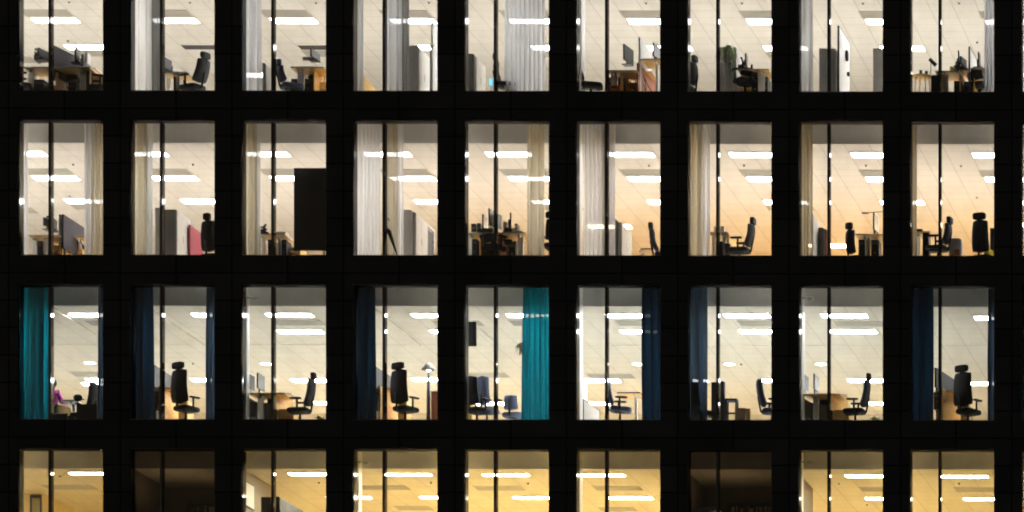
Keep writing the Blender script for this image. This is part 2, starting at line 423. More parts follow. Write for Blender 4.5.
for rr, px, py in [(1, 587, 226), (1, 806, 245), (0, 225, 74.5)]: p = ceil_point(rr, px + 23, py); light(rr, p.x, p.y, True, depthrow=4)
p = ceil_point(0, 11, 59.5); vent(0, p.x, p.y)
p = ceil_point(1, 12, 210); vent(1, p.x, p.y)
L3 = [(69,314.5),(191,314.5),(265,314.5),(410.6,314.8),(505.6,314.8),(604,315),(722.5,315),(820,315.2),(973,317.5)]
for px, py in L3: p = ceil_point(2, px + 24.5, py); light(2, p.x, p.y, True, depthrow=1)
for px, py in [(276,331),(429,331),(619,331),(738,331),(830,331)]: p = ceil_point(2, px + 24.3, py); light(2, p.x, p.y, True, depthrow=2)
for px, py in [(85,379.5),(190,379.5),(290,380),(410,379),(440,380),(576,380),(757,380),(846,380),(962,383),(664,380)]: p = ceil_point(2, px + 23, py); light(2, p.x, p.y, True, depthrow=3)
for px, py in [(312,402.5),(867,403),(471,403),(567,403)]: p = ceil_point(2, px + 23, py); light(2, p.x, p.y, True, depthrow=4)
for n in range(4):  # extra lamps added to brighten the third row
    light(2, -19 + 1.9 * n, 7.5 + (n % 2) * 3, True, depthrow=3)
for px, py in [(97,323),(284,322.5),(443,323),(520,323),(626,323),(748,323.3),(844,323.5)]: p = ceil_point(2, px + 15, py); vent(2, p.x, p.y)
for px, py in [(80,374),(470,375),(596,376)]: p = ceil_point(2, px + 15, py); vent(2, p.x, p.y)
SPOTN = {}
for px, py in [(90,362.5),(266,363.5),(638,363.8),(729.5,363.8),(821,363.8)]:
    p = ceil_point(2, px, py)
    o = empty('downlight', p); MB().lathe([(.17, 0), (.17, -.012), (.135, -.016), (.135, -.002)], n=28).build('ring', 'white', o)
    MB().lathe([(.134, -.003), (.134, -.012), (.09, -.02)], n=28).build('lens', 'spot', o)
    c = visible_col(2, [p]) or 1
    tag(o, f'round glowing downlight on the ceiling, {where(2, c)}', 'downlight', 'round downlights on the third row ceiling')
for px, py in [(68.5,473),(-28,473),(287.5,473.5),(384,474),(481.6,474.3),(577.6,474.6),(844,475.5),(941,476)]: p = ceil_point(3, px + 24.3, py); light(3, p.x, p.y, True, dp=.34, depthrow=1)
for px, py in [(-5,496.5),(-100,496.5),(325,497),(419,497),(512,497.3),(607,497.5),(864,498),(962,498.5)]: p = ceil_point(3, px + 23.8, py); light(3, p.x, p.y, True, dp=.34, depthrow=2)
for px, py in [(340,520),(430,520),(520,521),(610,521),(700,521),(880,521),(970,521),(955,512)][:7]: p = ceil_point(3, px + 23.8, py); light(3, p.x, p.y, True, dp=.34, depthrow=3)  # unseen deeper lamps added to brighten the bottom row
for px, py in [(70,487),(384,487.5),(499,488),(618,488),(884,489),(979,489.5)]: p = ceil_point(3, px, py); vent(3, p.x, p.y)
for px, py in [(414,508),(598+570-570+20,509)]: p = ceil_point(3, px, py); vent(3, p.x, p.y, .9)
DEP = ['', 'first', 'second', 'third', 'fourth', 'fifth']
for (r, c, st, k), os_ in LTS.items():
    if st == 'vent':
        for i, o in enumerate(os_):
            if c: lab = f"grey louvred ceiling vent{' close' if k < 3 else ' deeper in' if k < 6 else ' far back'} in {where(r, c)}"
            else: lab = f"grey louvred ceiling vent mostly hidden by a dark pier, {ROW[r]} row"
            tag(o, lab, 'ceiling vent', f'ceiling vents of the {ROW[r]} row')
    else:
        for o in os_:
            if c: lab = f"{'lit' if st else 'unlit dark'} rectangular ceiling light, {DEP[k]} from the glass in {where(r, c)}"
            else: lab = f"rectangular ceiling light mostly hidden behind the dark piers of the {ROW[r]} row"
            tag(o, lab, 'ceiling light', f'ceiling lights of the {ROW[r]} row')
zc = zfl(2) + CEIL
kd = ceil_point(2, 512, 345.2).y
MB().box(XW0 + .4, XW1 - .4, kd - .04, kd + .04, zc - .010, zc - .001).build('ceiling_rail', 'ceil2', B)
for px, py in ((72, 322), (182, 333), (402, 334), (480, 333)):
    q = ceil_point(2, px, py); MB().box(q.x - .16, q.x + .16, FASC + .03, kd - .055, zc - .06, zc - .001).build('ceiling_beam', 'ceil2', B)
# small sprinkler heads and detectors
for r, px, py in [(0,69,1.5),(0,68,40.5),(0,190,2),(0,316,2.5),(0,429,2),(0,646,2.6),(0,742,2.8),(0,863,3),(0,959,2.7),(0,977,42),
                  (1,73,164),(1,70,195.5),(1,193,164),(1,649,165),(1,744,165),(1,866,165),(1,961,165.5),(1,977,197),
                  (2,741,363.8),(2,193,363),(3,59.5,475.5),(3,319,482),(3,431,482),(3,528,483),(3,867,504),(3,839,483),(3,959,483)]:
    p = ceil_point(r, px, py)
    o = empty('smoke_detector', p)
    MB().lathe([(.04, 0), (.04, -.01), (.036, -.012), (.036, -.002)], n=18).build('base', 'grey', o)
    MB().lathe([(.022, -.010), (.02, -.035), (.012, -.04)], n=18).build('cap', 'dgrey', o)
    c = visible_col(r, [p]) or 1
    tag(o, f"small {'deeper ' if py - [0,160,310,470][r] > 25 else ''}ceiling detector in {where(r, c)}", 'smoke detector', f'ceiling detectors of the {ROW[r]} row')

# ------------------------------------------------------------------ makers
def curtain(r, c, x0, x1, key, label, d=.55, pleats=None, amp=.1155, top=None, lean=0, fold=.13, wob=0.):
    X0, X1 = PX(x0, d), PX(x1, d); w = X1 - X0
    z0, z1 = zfl(r) + .03, zfl(r) + SOFF - .06
    pleats = pleats or max(2, round(w / .17))
    nu, nv = pleats * 14, 16
    rnd = random.Random(int(x0 * 7 + r)); ph = [rnd.uniform(-.8, .8) * (1 if wob else .6) for _ in range(pleats + 2)]; am = [rnd.uniform(.45, 1.35) if wob else rnd.uniform(.75, 1.2) for _ in range(pleats + 2)]
    vs = []; fs = []
    for j in range(nv + 1):
        v = j / nv
        for i in range(nu + 1):
            u = i / nu; q = u * pleats; k = int(q); f = q - k
            a = am[k] * (1 - f) + am[k + 1] * f; p_ = ph[k] * (1 - f) + ph[k + 1] * f
            tt = 2 * math.pi * q + p_ * (1 - .5 * v * wob)
            x = X0 + w * (u + fold * a / pleats * math.sin(tt + 1.3) * (.75 + .25 * math.sin(3 * v * wob + p_))) + lean * (1 - v) * (u - .5) * w
            y = d + min(amp * a * (.7 + .5 * (1 - v) * wob), .15) * math.sin(tt) + .012 * wob * math.sin(5 * v + k)
            vs.append((x, y, z0 + (z1 - z0) * v))
    for j in range(nv):
        for i in range(nu): fs.append((j*(nu+1)+i, j*(nu+1)+i+1, (j+1)*(nu+1)+i+1, (j+1)*(nu+1)+i))
    o = MB().add(vs, fs, 0, True).build('curtain', key)
    MB().tube([(X0 - .03, d, z1 + .02), (X1 + .03, d, z1 + .02)], .012).build('rail', 'chrome', o)
    return tag(o, label + f', {where(r, c)}', 'curtain', f'curtains of the {ROW[r]} row')

def pad(w, h, t, tilt=.15, curve=.05, n=4., taper=0.):
    """upright curved pad, thickness along x, centred bottom at origin"""
    m = MB(); nu, nv = 14, 18; fr = []; 
    vs = []; fs = []
    for side in (1, -1):
        for j in range(nv + 1):
            v = -1 + 2 * j / nv
            ww = (1 - abs(v) ** n) ** (1 / n) if abs(v) < 1 else 0
            for i in range(nu + 1):
                u = -1 + 2 * i / nu
                e = max(0, 1 - max(abs(u), abs(v)) ** 6)
                y = u * ww * w / 2 * (1 - taper * (v + 1) / 2)
                z = (v + 1) / 2 * h
                x = -tilt * z - curve * (math.sin((v + 1) / 2 * math.pi)) + curve * 1.2 * u * u + side * t / 2 * (e ** .5)
                vs.append((x, y, z))
    N = (nv + 1) * (nu + 1)
    for s_ in (0, 1):
        for j in range(nv):
            for i in range(nu):
                q = [s_*N + j*(nu+1)+i, s_*N + j*(nu+1)+i+1, s_*N + (j+1)*(nu+1)+i+1, s_*N + (j+1)*(nu+1)+i]
                fs.append(tuple(q if s_ == 0 else q[::-1]))
    return m.add(vs, fs, 0, True)

def chair(r, c, px, d, top, seat, yaw, label, fab='blackfab', head=True, arms=True, hw=.30, bw=.47, tilt=.16, back_h=None, frame='black'):
    fz = zfl(r); X = PX(px, d)
    T = P(px, top, d).z - fz; SH = P(px, seat, d).z - fz if seat else .50
    o = empty('office_chair', (X, d, fz), R(yaw))
    MB().blob((.02, 0, SH - .045), (.265, .255, .065), .45, mtx=Matrix.Rotation(.03, 3, 'Y')).build('seat', fab, o)
    hh = .17 if head else 0
    bz = SH + .06; bh = back_h or (T - bz - hh - (.012 if head else 0))
    bk = pad(bw * 1.06, bh + .03, .11, tilt, .04, 7, .16); bk.v = [(x - .20, y, z + bz) for x, y, z in bk.v]
    b = bk.build('backrest', fab, o)
    MB().tube([(-.10, 0, SH - .10), (-.27, 0, SH - .06), (-.30 - tilt * .2, 0, bz + .25)], .025).build('spine', frame, b)
    if head:
        hz = bz + bh
        xo = -.20 - tilt * (hz - bz)
        MB().tube([(xo - .04, 0, hz - .1), (xo - .05, 0, hz + .12)], .016).build('headrest_post', frame, b)
        MB().blob((xo - .02, 0, hz + .012 + hh / 2), (.06, hw / 2, hh / 2), .45).build('headrest', fab, o)
    if arms:
        for s_ in (-1, 1):
            a = MB().tube([(-.02, s_ * .22, SH - .07), (-.02, s_ * .29, SH - .03), (-.02, s_ * .295, SH + .19)], .026)
            a.blob((.02, s_ * .295, SH + .21), (.15, .048, .026), .5)
            a.build('armrest', frame, o)
    MB().tube([(0, 0, .1), (0, 0, SH - .11)], [.032, .026]).blob((0, 0, SH - .1), (.14, .1, .025), .4).build('gas_lift', frame, o)
    m = MB()
    m.lathe([(.05, .07), (.05, .13), (.03, .14)], n=16)
    for k in range(5):
        w = 2 * math.pi * k / 5 + .3
        m.tube([(.03 * math.cos(w), .03 * math.sin(w), .115), (.31 * math.cos(w), .31 * math.sin(w), .075)], [.026, .016])
    m.build('base', frame, o)
    for k in range(5):
        w = 2 * math.pi * k / 5 + .3; x, y = .31 * math.cos(w), .31 * math.sin(w)
        MB().tube([(x - .025, y, .03), (x + .025, y, .03)], .03).tube([(x, y, .03), (x, y, .075)], .01).build('caster', 'black', o)
    return tag(o, label + (f', {where(r, c)}' if 'window' not in label else ''), 'office chair', 'office chairs')

DESKH = {}
def desk(r, c, x0, x1, top, d, label, legs=(), dp=.8, legw=.12, edge='top', under='wood', tray=True, thick=.032):
    fz = zfl(r); X0, X1 = PX(x0, d), PX(x1, d)
    H = P((x0 + x1) / 2, top, d).z - fz
    o = empty('desk', ((X0 + X1) / 2, d, fz)); hw = (X1 - X0) / 2; cx = (X0 + X1) / 2
    bevel(MB().box(-hw, hw, 0, dp, H - thick, H, 0, 1).build('desktop', [edge, under], o), .004)
    for q in legs:
        lx = PX(q, d + .3) - cx
        m = MB().box(lx - legw / 2, lx + legw / 2, .28, .36, .03, H - thick - .002)
        m.box(lx - .04, lx + .04, .06, dp - .06, 0, .03)
        m.box(lx - .03, lx + .03, .1, dp - .1, H - thick - .04, H - thick - .003)
        m.build('leg', 'white', o)
    if tray and hw > .4:
        MB().box(-hw * .35, hw * .35, dp - .2, dp - .06, H - .16, H - thick - .004).build('cable_tray', 'black', o)
    o['H'] = H
    del o['H']
    DESKH[(r, c)] = fz + H
    return tag(o, label + f', {where(r, c)}', 'desk', 'office desks'), H

def monitor(r, c, px, d, top, yaw, label, base=None, w=.56, h=.34, key='black', tilt=.0):
    """screen faces local +x"""
    z0 = base if base is not None else DESKH[(r, c)]
    T = P(px, top, d).z - z0; hh = min(h, max(.2, T - .06))
    o = empty('monitor', (PX(px, d), d, z0), R(yaw))
    sh = bevel(MB().box(-.035, 0, -w / 2, w / 2, T - hh, T).build('shell', key, o), .008)
    MB().box(.001, .004, -w / 2 + .012, w / 2 - .012, T - hh + .015, T - .012).build('screen', 'screen', o)
    MB().tube([(-.05, 0, .02), (-.06, 0, T - hh * .5)], .022).build('stand', key, o)
    bevel(MB().box(-.15, .08, -.12, .12, 0, .016).build('foot', key, o), .005)
    return tag(o, label + f', {where(r, c)}', 'monitor', 'desk monitors')

def panel(r, c, xA, dA, xB, dB, top, low, label, key='felt', name='desk_screen', cat='desk divider', t=.04, face=None):
    """upright panel running into the room from (xA,dA) to (xB,dB)"""
    fz = zfl(r); A = Vector((PX(xA, dA), dA, 0)); Bv = Vector((PX(xB, dB), dB, 0)); L = (Bv - A).length
    H = P(xA, top, dA).z - fz
    ang = math.atan2(Bv.y - A.y, Bv.x - A.x)
    o = empty(name, (A.x, A.y, fz), ang)
    bevel(MB().box(.015, L - .015, -t / 2 + .004, t / 2 - .004, low + .015, H - .015).build('panel', face or key, o), .004)
    MB().box(0, L, -t / 2, t / 2, H - .015, H).box(0, L, -t / 2, t / 2, low, low + .015).box(0, .015, -t / 2, t / 2, low + .015, H - .015).box(L - .015, L, -t / 2, t / 2, low + .015, H - .015).build('frame', key, o)
    for q in (.12, L - .12):
        MB().box(q - .02, q + .02, -.02 if low > .3 else -.2, .02 if low > .3 else .2, 0, .03 if low < .3 else low).box(q - .018, q + .018, -.016, .016, .02, low + .01).build('foot', 'black', o)
    return tag(o, label + f', {where(r, c)}', cat, None)

def cabinet(r, c, x0, x1, top, d, dp, label, key='cab', ndoor=2, low=0.):
    fz = zfl(r); X0, X1 = PX(x0, d), PX(x1, d); H = P((x0 + x1) / 2, top, d).z - fz
    o = empty('cabinet', (X0, d, fz)); w = X1 - X0
    bevel(MB().box(0, w, 0, dp, .04, H).build('carcass', key, o), .006)
    MB().box(.03, w - .03, .03, dp - .03, 0, .04).build('plinth', 'black', o)
    # doors open to the right-hand aisle (+x face)
    n = max(1, round(dp / .5))
    for k in range(n):
        y0, y1 = .01 + (dp - .02) * k / n + .003, .01 + (dp - .02) * (k + 1) / n - .003
        dr = bevel(MB().box(w + .002, w + .02, y0, y1, .06, H - .02).build('door', key, o), .003)
        MB().box(w + .021, w + .035, y1 - .05, y1 - .03, H * .45, H * .45 + .16).build('handle', 'chrome', dr)
    return tag(o, label + f', {where(r, c)}', 'cabinet', 'office cabinets')

def pc(r, c, px, d, label, w=.19, h=.44, dp=.45, key='black', z=.03):
    o = empty('computer_tower', (PX(px, d), d, zfl(r) + z))
    bevel(MB().box(-w / 2, w / 2, 0, dp, 0, h).build('case', key, o), .008)
    MB().box(-w / 2 + .02, w / 2 - .02, -.004, -.001, h - .12, h - .03).build('drive_bay', 'dgrey', o)
    MB().tube([(0, -.006, h * .45), (0, -.001, h * .45)], .012).build('button', 'chrome', o)
    return tag(o, label + f', {where(r, c)}', 'computer', 'computer towers under desks')
def pedestal(r, c, px, d, label, key='wood', w=.42, h=.55, dp=.55, z=0.):
    o = empty('drawer_unit', (PX(px, d), d, zfl(r) + z))
    MB().box(-w / 2, w / 2, .02, dp, .05, h).build('carcass', key, o)
    for k in range(3):
        a, b = .06 + (h - .07) * k / 3 + .004, .06 + (h - .07) * (k + 1) / 3 - .004
        dd = bevel(MB().box(-w / 2 + .005, w / 2 - .005, 0, .018, a, b).build('drawer', key, o), .003)
        MB().box(-.06, .06, -.014, -.001, b - .03, b - .018).build('handle', 'chrome', dd)
    for sx in (-1, 1):
        for y in (.08, dp - .08): MB().tube([(sx * (w / 2 - .05) - .015, y, .025), (sx * (w / 2 - .05) + .015, y, .025)], .024).build('caster', 'black', o)
    return tag(o, label + f', {where(r, c)}', 'drawer unit', 'drawer units under desks')
def cup(r, c, px, d, z, label, key='black', rad=.045, h=.11):
    m = MB().lathe([(rad * .8, 0), (rad, h), (rad * .88, h), (rad * .72, .01)], n=18)
    o = m.build('cup', key, None, (PX(px, d), d, z))
    if h < .13: MB().tube([(rad * .9, 0, h * .8), (rad * 1.6, 0, h * .7), (rad * 1.6, 0, h * .35), (rad * .85, 0, h * .25)], .007).build('handle', key, o)
    return tag(o, label + f', {where(r, c)}', 'cup', 'cups on desks')
def phone(r, c, px, d, z, label, yaw=0):
    o = empty('desk_phone', (PX(px, d), d, z), R(yaw))
    m = MB().add([(-.1,-.09,0),(.1,-.09,0),(.1,.09,0),(-.1,.09,0),(-.1,-.09,.12),(.1,-.09,.03),(.1,.09,.03),(-.1,.09,.12)],
                 [(0,3,2,1),(4,5,6,7),(0,1,5,4),(1,2,6,5),(2,3,7,6),(3,0,4,7)])
    bevel(m.build('body', 'black', o), .006)
    MB().tube([(-.09, -.06, .16), (-.03, -.06, .15), (.06, -.06, .09)], [.024, .017, .024]).build('handset', 'black', o)
    return tag(o, label + f', {where(r, c)}', 'phone', 'desk phones')
def plant(r, c, px, d, zpot, label, n=40, ln=.35, droop=.8, spread=.25, hang=False, pot='pot', stem=.1, seed=1):
    rnd = random.Random(seed)
    o = empty('potted_plant', (PX(px, d), d, zpot))
    MB().lathe([(.08, 0), (.11, .16), (.115, .17), (.10, .17), (.095, .13)], n=20).build('pot', pot, o)
    m = MB()
    for k in range(n):
        a = rnd.uniform(0, 2 * math.pi); l = ln * rnd.uniform(.5, 1.1); e = rnd.uniform(.3, 1.) * spread; w = rnd.uniform(.016, .03)
        dx, dy = math.cos(a), math.sin(a); sx, sy = -dy, dx
        vs = []; N = 6
        for i in range(N + 1):
            t = i / N; rr = e * (t ** .8); zz = .15 + stem * t + l * (t * 1.1 - droop * t * t * 1.6)
            ww = w * math.sin(math.pi * (.08 + .9 * t))
            vs += [(dx * rr + sx * ww, dy * rr + sy * ww, zz), (dx * rr - sx * ww, dy * rr - sy * ww, zz)]
        m.add(vs, [(2*i, 2*i+1, 2*i+3, 2*i+2) for i in range(N)], 0, True)
    m.build('leaves', 'green', o)
    if hang:
        top = zfl(r) + CEIL - zpot
        for k in range(3):
            a = 2 * math.pi * k / 3; MB().tube([(.11 * math.cos(a), .11 * math.sin(a), .16), (0, 0, top)], .003, n=5).build('cord', 'dgrey', o)
    return tag(o, label + f', {where(r, c)}', 'plant', 'office plants')
def post(r, c, px0, px1, d, label, arm=False):
    w_ = px1 - px0; X0, X1 = PX(px0, d), PX(px0 + w_ * .4, d); cx, rad = (X0 + X1) / 2, (X1 - X0) / 2
    dep = .6 * w_ / (1519 - px1) * D
    o = empty('white_post', (cx, d, zfl(r)))
    bevel(MB().box(-rad, rad, 0, dep, 0.012, SOFF - .005).build('shaft', 'white', o), .008)
    MB().box(-rad - .02, rad + .02, -.02, dep + .02, 0, .012).build('base', 'grey', o)
    if arm:
        z = P(px1, 298 + 164.1 * (r - 2), d).z - zfl(r)
        MB().tube([(rad - .01, 0, z), (rad + .14, 0, z + .01)], .022).blob((rad + .2, 0, z - .01), (.08, .05, .045), .7).build('camera_arm', 'white', o)
    return tag(o, label + f', {where(r, c)}', 'post', 'white posts beside the glass')
def box_item(name, r, c, x0, x1, y0, d, dp, label, cat, key, base_h=None, y1=None, ex=None):
    """plain container: body + lid flaps handled by the caller"""
    fz = zfl(r); X0, X1 = PX(x0, d), PX(x1, d); z1 = P(x0, y0, d).z
    z0 = fz if base_h is None else fz + base_h
    o = empty(name, ((X0 + X1) / 2, d, z0)); w = (X1 - X0) / 2
    return o, w, z1 - z0

# ------------------------------------------------------------------ TOP ROW
r = 0
curtain(r, 2, 134.5, 150.5, 'c_white', 'white sheer curtain gathered beside the mullion')
curtain(r, 2, 150, 160.5, 'c_dim', 'narrow dark grey curtain edge behind the mullion', d=.62)
curtain(r, 3, 245.5, 261.5, 'c_grey', 'pale grey pleated curtain')
curtain(r, 4, 353.5, 362.5, 'c_grey', 'narrow grey curtain against the jamb')
curtain(r, 4, 385.5, 401.5, 'c_grey', 'grey pleated curtain beside the mullion', d=.6)
curtain(r, 4, 400.5, 408.5, 'c_dim', 'dark grey curtain fold before the cabinet', d=.66)
curtain(r, 5, 504, 545, 'c_silver', 'wide white sheer curtain with bright pleats', pleats=9, amp=.115)
curtain(r, 8, 799.5, 812.5, 'c_grey', 'grey curtain against the jamb')
curtain(r, 9, 984, 994.5, 'c_grey', 'grey curtain with one loose fold', pleats=3, amp=.115)
curtain(r, 10, 1019.5, 1040, 'c_white', 'pale curtain cut by the picture edge')
# 1.1
_, h = desk(r, 1, 22.5, 90, 66.5, .65, 'long pale desk crowded with screens', (31, 83), dp=.8, legw=.14)
desk(r, 1, 30, 96, 67.6, 1.5, 'second desk facing the first, wooden underside showing', (40, 90), legw=.06, tray=True)
panel(r, 1, 53.8, .75, 89, 2.25, 45.5, .55, 'dark felt divider running back between desks', 'dgrey', face='felt')
monitor(r, 1, 44.5, .95, 50, -12, 'black monitor turned sideways above pale desk', w=.5)
monitor(r, 1, 78, 1.15, 47.5, 6, 'thin black monitor seen edge on past the divider', w=.45)
panel(r, 1, 82, 1.2, 90, 1.9, 54, .6, 'short dark divider at the far desk end', 'dgrey', face='felt')
phone(r, 1, 39, .85, DESKH[(r,1)], 'black desk phone on the crowded pale desk')
pc(r, 1, 38.5, .95, 'black computer tower under crowded pale desk', w=.26, h=.5)
pc(r, 1, 72, 1.1, 'second black computer tower under crowded desk', w=.2, h=.46)
pedestal(r, 1, 52, 1.5, 'wooden drawer unit under crowded desk')
pedestal(r, 1, 64, 1.9, 'wooden drawer unit further back under crowded desks')
cabinet(r, 1, 86, 91.5, 68, .9, .5, 'narrow dark cabinet at the crowded desk end', 'dgrey')
pedestal(r, 1, 98, 1.0, 'orange wooden drawer unit beside the dark chair', h=.62)
chair(r, 1, 99, .75, 75, 87, 200, 'low black chair near the pier', 'blackfab', head=False, arms=True)
chair(r, 1, 19.5, .8, 66, 84, 20, 'black chair mostly behind the jamb', head=False)
# 1.2
_, h = desk(r, 2, 166, 187, 71.5, .62, 'white leg desk corner with open laptop', (177,), dp=.75, legw=.14)
desk(r, 2, 166, 176, 72.5, .9, 'desk behind the laptop desk', (168.5,), dp=.6, legw=.08, tray=False)
monitor(r, 2, 167, .8, 58, -10, 'dark monitor behind the mullion', w=.5)
panel(r, 2, 172, .75, 187, 1.4, 66, .66, 'low white ledge sloping away behind laptop', 'white', t=.05)
chair(r, 2, 193, .8, 54, 86, 155, 'charcoal chair reclined with headrest', 'greyfab', tilt=.32)
# 1.3
cabinet(r, 3, 262, 265, 63, .62, .6, 'bright white low cabinet behind the mullion')
_, h = desk(r, 3, 290.5, 324, 66.5, .65, 'desk with one white leg and dark monitor', (300.5,), legw=.14)
desk(r, 3, 302, 330, 67.6, 1.5, 'rear desk with wooden underside', (318,), legw=.06)
monitor(r, 3, 316, .95, 51, -8, 'black monitor turned beside the pier', w=.52, h=.36)
MB  # noqa
pc(r, 3, 294, .9, 'black computer tower beside white desk leg', w=.14, h=.42, z=.12)
pc(r, 3, 307.5, .9, 'black computer tower past the white desk leg', w=.15, h=.42, z=.12)
pedestal(r, 3, 322, 1.2, 'wooden drawer unit below the monitor')
chair(r, 3, 291, .75, 61.5, 85, 32, 'slate blue chair leaning back', 'bluefab', tilt=.28, arms=False)
# 1.4
panel(r, 4, 362.5, .75, 380, 2.6, 75.5, .03, 'orange wooden board glimpsed between the curtains', 'wood', 'wood_board', 'board', t=.05)
cabinet(r, 4, 409, 418, 45.5, .9, 1.1, 'tall grey cabinet beside the curtain', 'grey')
panel(r, 4, 432, .95, 437, 1.35, 22, .1, 'tall white board beside the pier', 'white', 'whiteboard', 'whiteboard', face='wb')
o = empty('coat_stand', (PX(430.5, .8), .8, zfl(r))); hz = P(430.5, 45, .8).z - zfl(r)
MB().tube([(0, 0, .03), (0, 0, hz)], .014).build('pole', 'black', o); MB().lathe([(.17, 0), (.17, .02), (.03, .035)], n=24).build('base', 'black', o)
for k in range(4): MB().tube([(0, 0, hz - .03), (.06 * math.cos(k*1.57), .06 * math.sin(k*1.57), hz - .05), (.085 * math.cos(k*1.57), .085 * math.sin(k*1.57), hz + .01)], .008).build('hook', 'black', o)
tag(o, f'thin black coat stand before the white board, {where(r,4)}', 'coat stand')
# 1.5
cabinet(r, 5, 465.5, 473, 53.5, .7, .35, 'dark narrow cabinet against the jamb', 'dgrey')
cabinet(r, 5, 473.7, 475.5, 56, .72, .95, 'white cabinet with door side catching light')

o = bpy.data.objects.new('tablet', None); COL.objects.link(o); o.location = (PX(491, .7), .7, zfl(r) + .0)
hz = P(491, 78, .7).z - zfl(r)
MB().box(-.05, .05, 0, .015, hz - .2, hz).build('body', 'white', o); MB().box(-.042, .042, -.003, -.001, hz - .19, hz - .01).build('screen', 'cyan', o)
MB().tube([(0, .02, 0.01), (0, .02, hz - .1)], .012).build('stand', 'white', o); MB().lathe([(.12, 0), (.12, .012), (.03, .02)], n=20).build('base', 'white', o)
tag(o, f'small cyan lit tablet on a stand, {where(r,5)}', 'tablet')
chair(r, 5, 507, .8, 54.5, 84, 10, 'slim grey chair behind the mullion', 'greyfab', bw=.40, tilt=.12, arms=False)
# 1.6
post(r, 6, 579, 585, .46, 'white post with bright face')
chair(r, 6, 591, .75, 57.5, 84, 8, 'black chair with round seat low in the pane', 'blackfab', tilt=.15, arms=False)
_, h = desk(r, 6, 607.5, 637, 70, .62, 'pale desk with orange box beneath', (614,), legw=.14, dp=.8)
desk(r, 6, 620, 652, 71, 1.45, 'rear desk with yellow wooden underside', (640,), legw=.06)
monitor(r, 6, 629, .95, 47, -10, 'dark slate monitor seen obliquely', w=.62, h=.5, key='bluescr')
panel(r, 6, 639.4, .95, 651, 2.2, 37.5, .1, 'tall white divider running back', 'white', 'partition_screen', 'divider', face='wb')
panel(r, 6, 637.5, .8, 655, 2.4, 63, .05, 'reddish board panel below the tall divider', 'redwood', 'partition_screen', 'divider')
_, h2 = desk(r, 6, 641, 660, 58.5, .9, 'higher desk with wooden underside by the pier', (657,), legw=.06, dp=.8)
monitor(r, 6, 657, 1.1, 45, -8, 'black monitor cut by the pier', w=.45, h=.34)
o, w, hh = box_item('crate', r, 6, 607.5, 620, 85, .66, .4, '', '', '')
m = MB().box(-w, w, 0, .015, 0, hh).box(-w, w, .35, .365, 0, hh).box(-w, -w + .015, .015, .35, 0, hh).box(w - .015, w, .015, .35, 0, hh).box(-w + .015, w - .015, .015, .35, 0.001, .02)
m.build('body', 'orange', o); MB().box(-.06, .06, -.006, -.001, hh - .07, hh - .035).build('handle', 'black', o)
tag(o, f'orange plastic crate on the floor under desk, {where(r,6)}', 'crate')
pc(r, 6, 609, .95, 'black computer tower by the mullion', w=.12, h=.45, z=.15)
pc(r, 6, 621, .95, 'black computer tower past the white leg', w=.15, h=.45, z=.15)
pedestal(r, 6, 629, 1.3, 'yellow wooden drawer unit under rear desk', h=.58)
# 1.7
chair(r, 7, 685.5, .75, 56, 88, 170, 'charcoal chair seen from behind against the jamb', 'greyfab', bw=.44, tilt=.03, arms=False, hw=.26)
cabinet(r, 7, 717.6, 735.5, 47, .95, 1.0, 'grey cabinet behind the hanging plant', 'grey')
plant(r, 7, 726.5, .72, zfl(r) + .95, 'green plant with long drooping leaves before cabinet', n=20, ln=1.1, droop=1.2, spread=.36, stem=.2, pot='grey', seed=4)
o = empty('plant_stand', (PX(726.5, .72), .72, zfl(r)))
MB().lathe([(.14, .925), (.14, .948), (.13, .949)], n=24).build('top', 'grey', o)
for k in range(3):
    a = 2 * math.pi * k / 3; MB().tube([(.11 * math.cos(a), .11 * math.sin(a), .93), (.17 * math.cos(a), .17 * math.sin(a), 0)], .012).build('leg', 'grey', o)
tag(o, f'grey three legged stand under the drooping plant, {where(r,7)}', 'plant stand')
_, h = desk(r, 7, 737.5, 769, 68.5, .65, 'pale desk with phone and dark stand', (761.5,), legw=.16)
monitor(r, 7, 747, .9, 54.5, 3, 'black monitor seen edge on', w=.3, h=.28)
phone(r, 7, 743, .8, DESKH[(r,7)] + .0, 'black phone propped up by edge on monitor', 70)
o = MB().tube([(0,0,0),(-.03,0,.16),(-.06,0,.19)], [.02,.022,.03]).build('desk_lamp', 'black', None, (PX(743.2,.8), .8, DESKH[(r,7)]+.12)); 
tag(o, f'short black lamp head on the phone desk, {where(r,7)}', 'lamp')
pc(r, 7, 755, .95, 'black computer tower before wooden panel', w=.17, h=.5, z=.1)
pc(r, 7, 766, .95, 'slim black computer tower by the pier', w=.09, h=.5, z=.12)
o = MB().box(PX(737, 1.5), PX(770, 1.5), 1.5, 1.53, zfl(r) + .05, zfl(r) + .80).build('backboard', 'wood'); tag(o, f'orange wooden back panel behind the desk legs, {where(r,7)}', 'board')
chair(r, 7, 745, 1.0, 71, 80, 130, 'black chair pushed under the wood backed desk', 'blackfab', head=False)
# 1.8
cabinet(r, 8, 819, 835, 48.3, .9, .45, 'grey cabinet split by the mullion', 'grey')
cabinet(r, 8, 873, 886, 48.3, .9, .45, 'grey cabinet cut by the pier', 'grey')
panel(r, 8, 838.3, .75, 849, 2.3, 25.5, .12, 'mobile whiteboard seen edge on', 'dgrey', 'whiteboard', 'whiteboard', face='wb', t=.05)
for q, (yy, zz, w_) in enumerate(((1.7, 1.35, .1), (1.9, .95, .06))):
    o = MB().blob((0, 0, 0), (.035, w_, w_ * 1.3 if q == 0 else .05), .5).build('board_magnet', 'black', None, (PX(838.3 + (849 - 838.3) * (yy - .75) / 1.55, yy) + .055, yy, zfl(r) + zz))
    tag(o, f"{'larger upper' if q == 0 else 'small lower'} black eraser stuck on the whiteboard, {where(r,8)}", 'eraser')
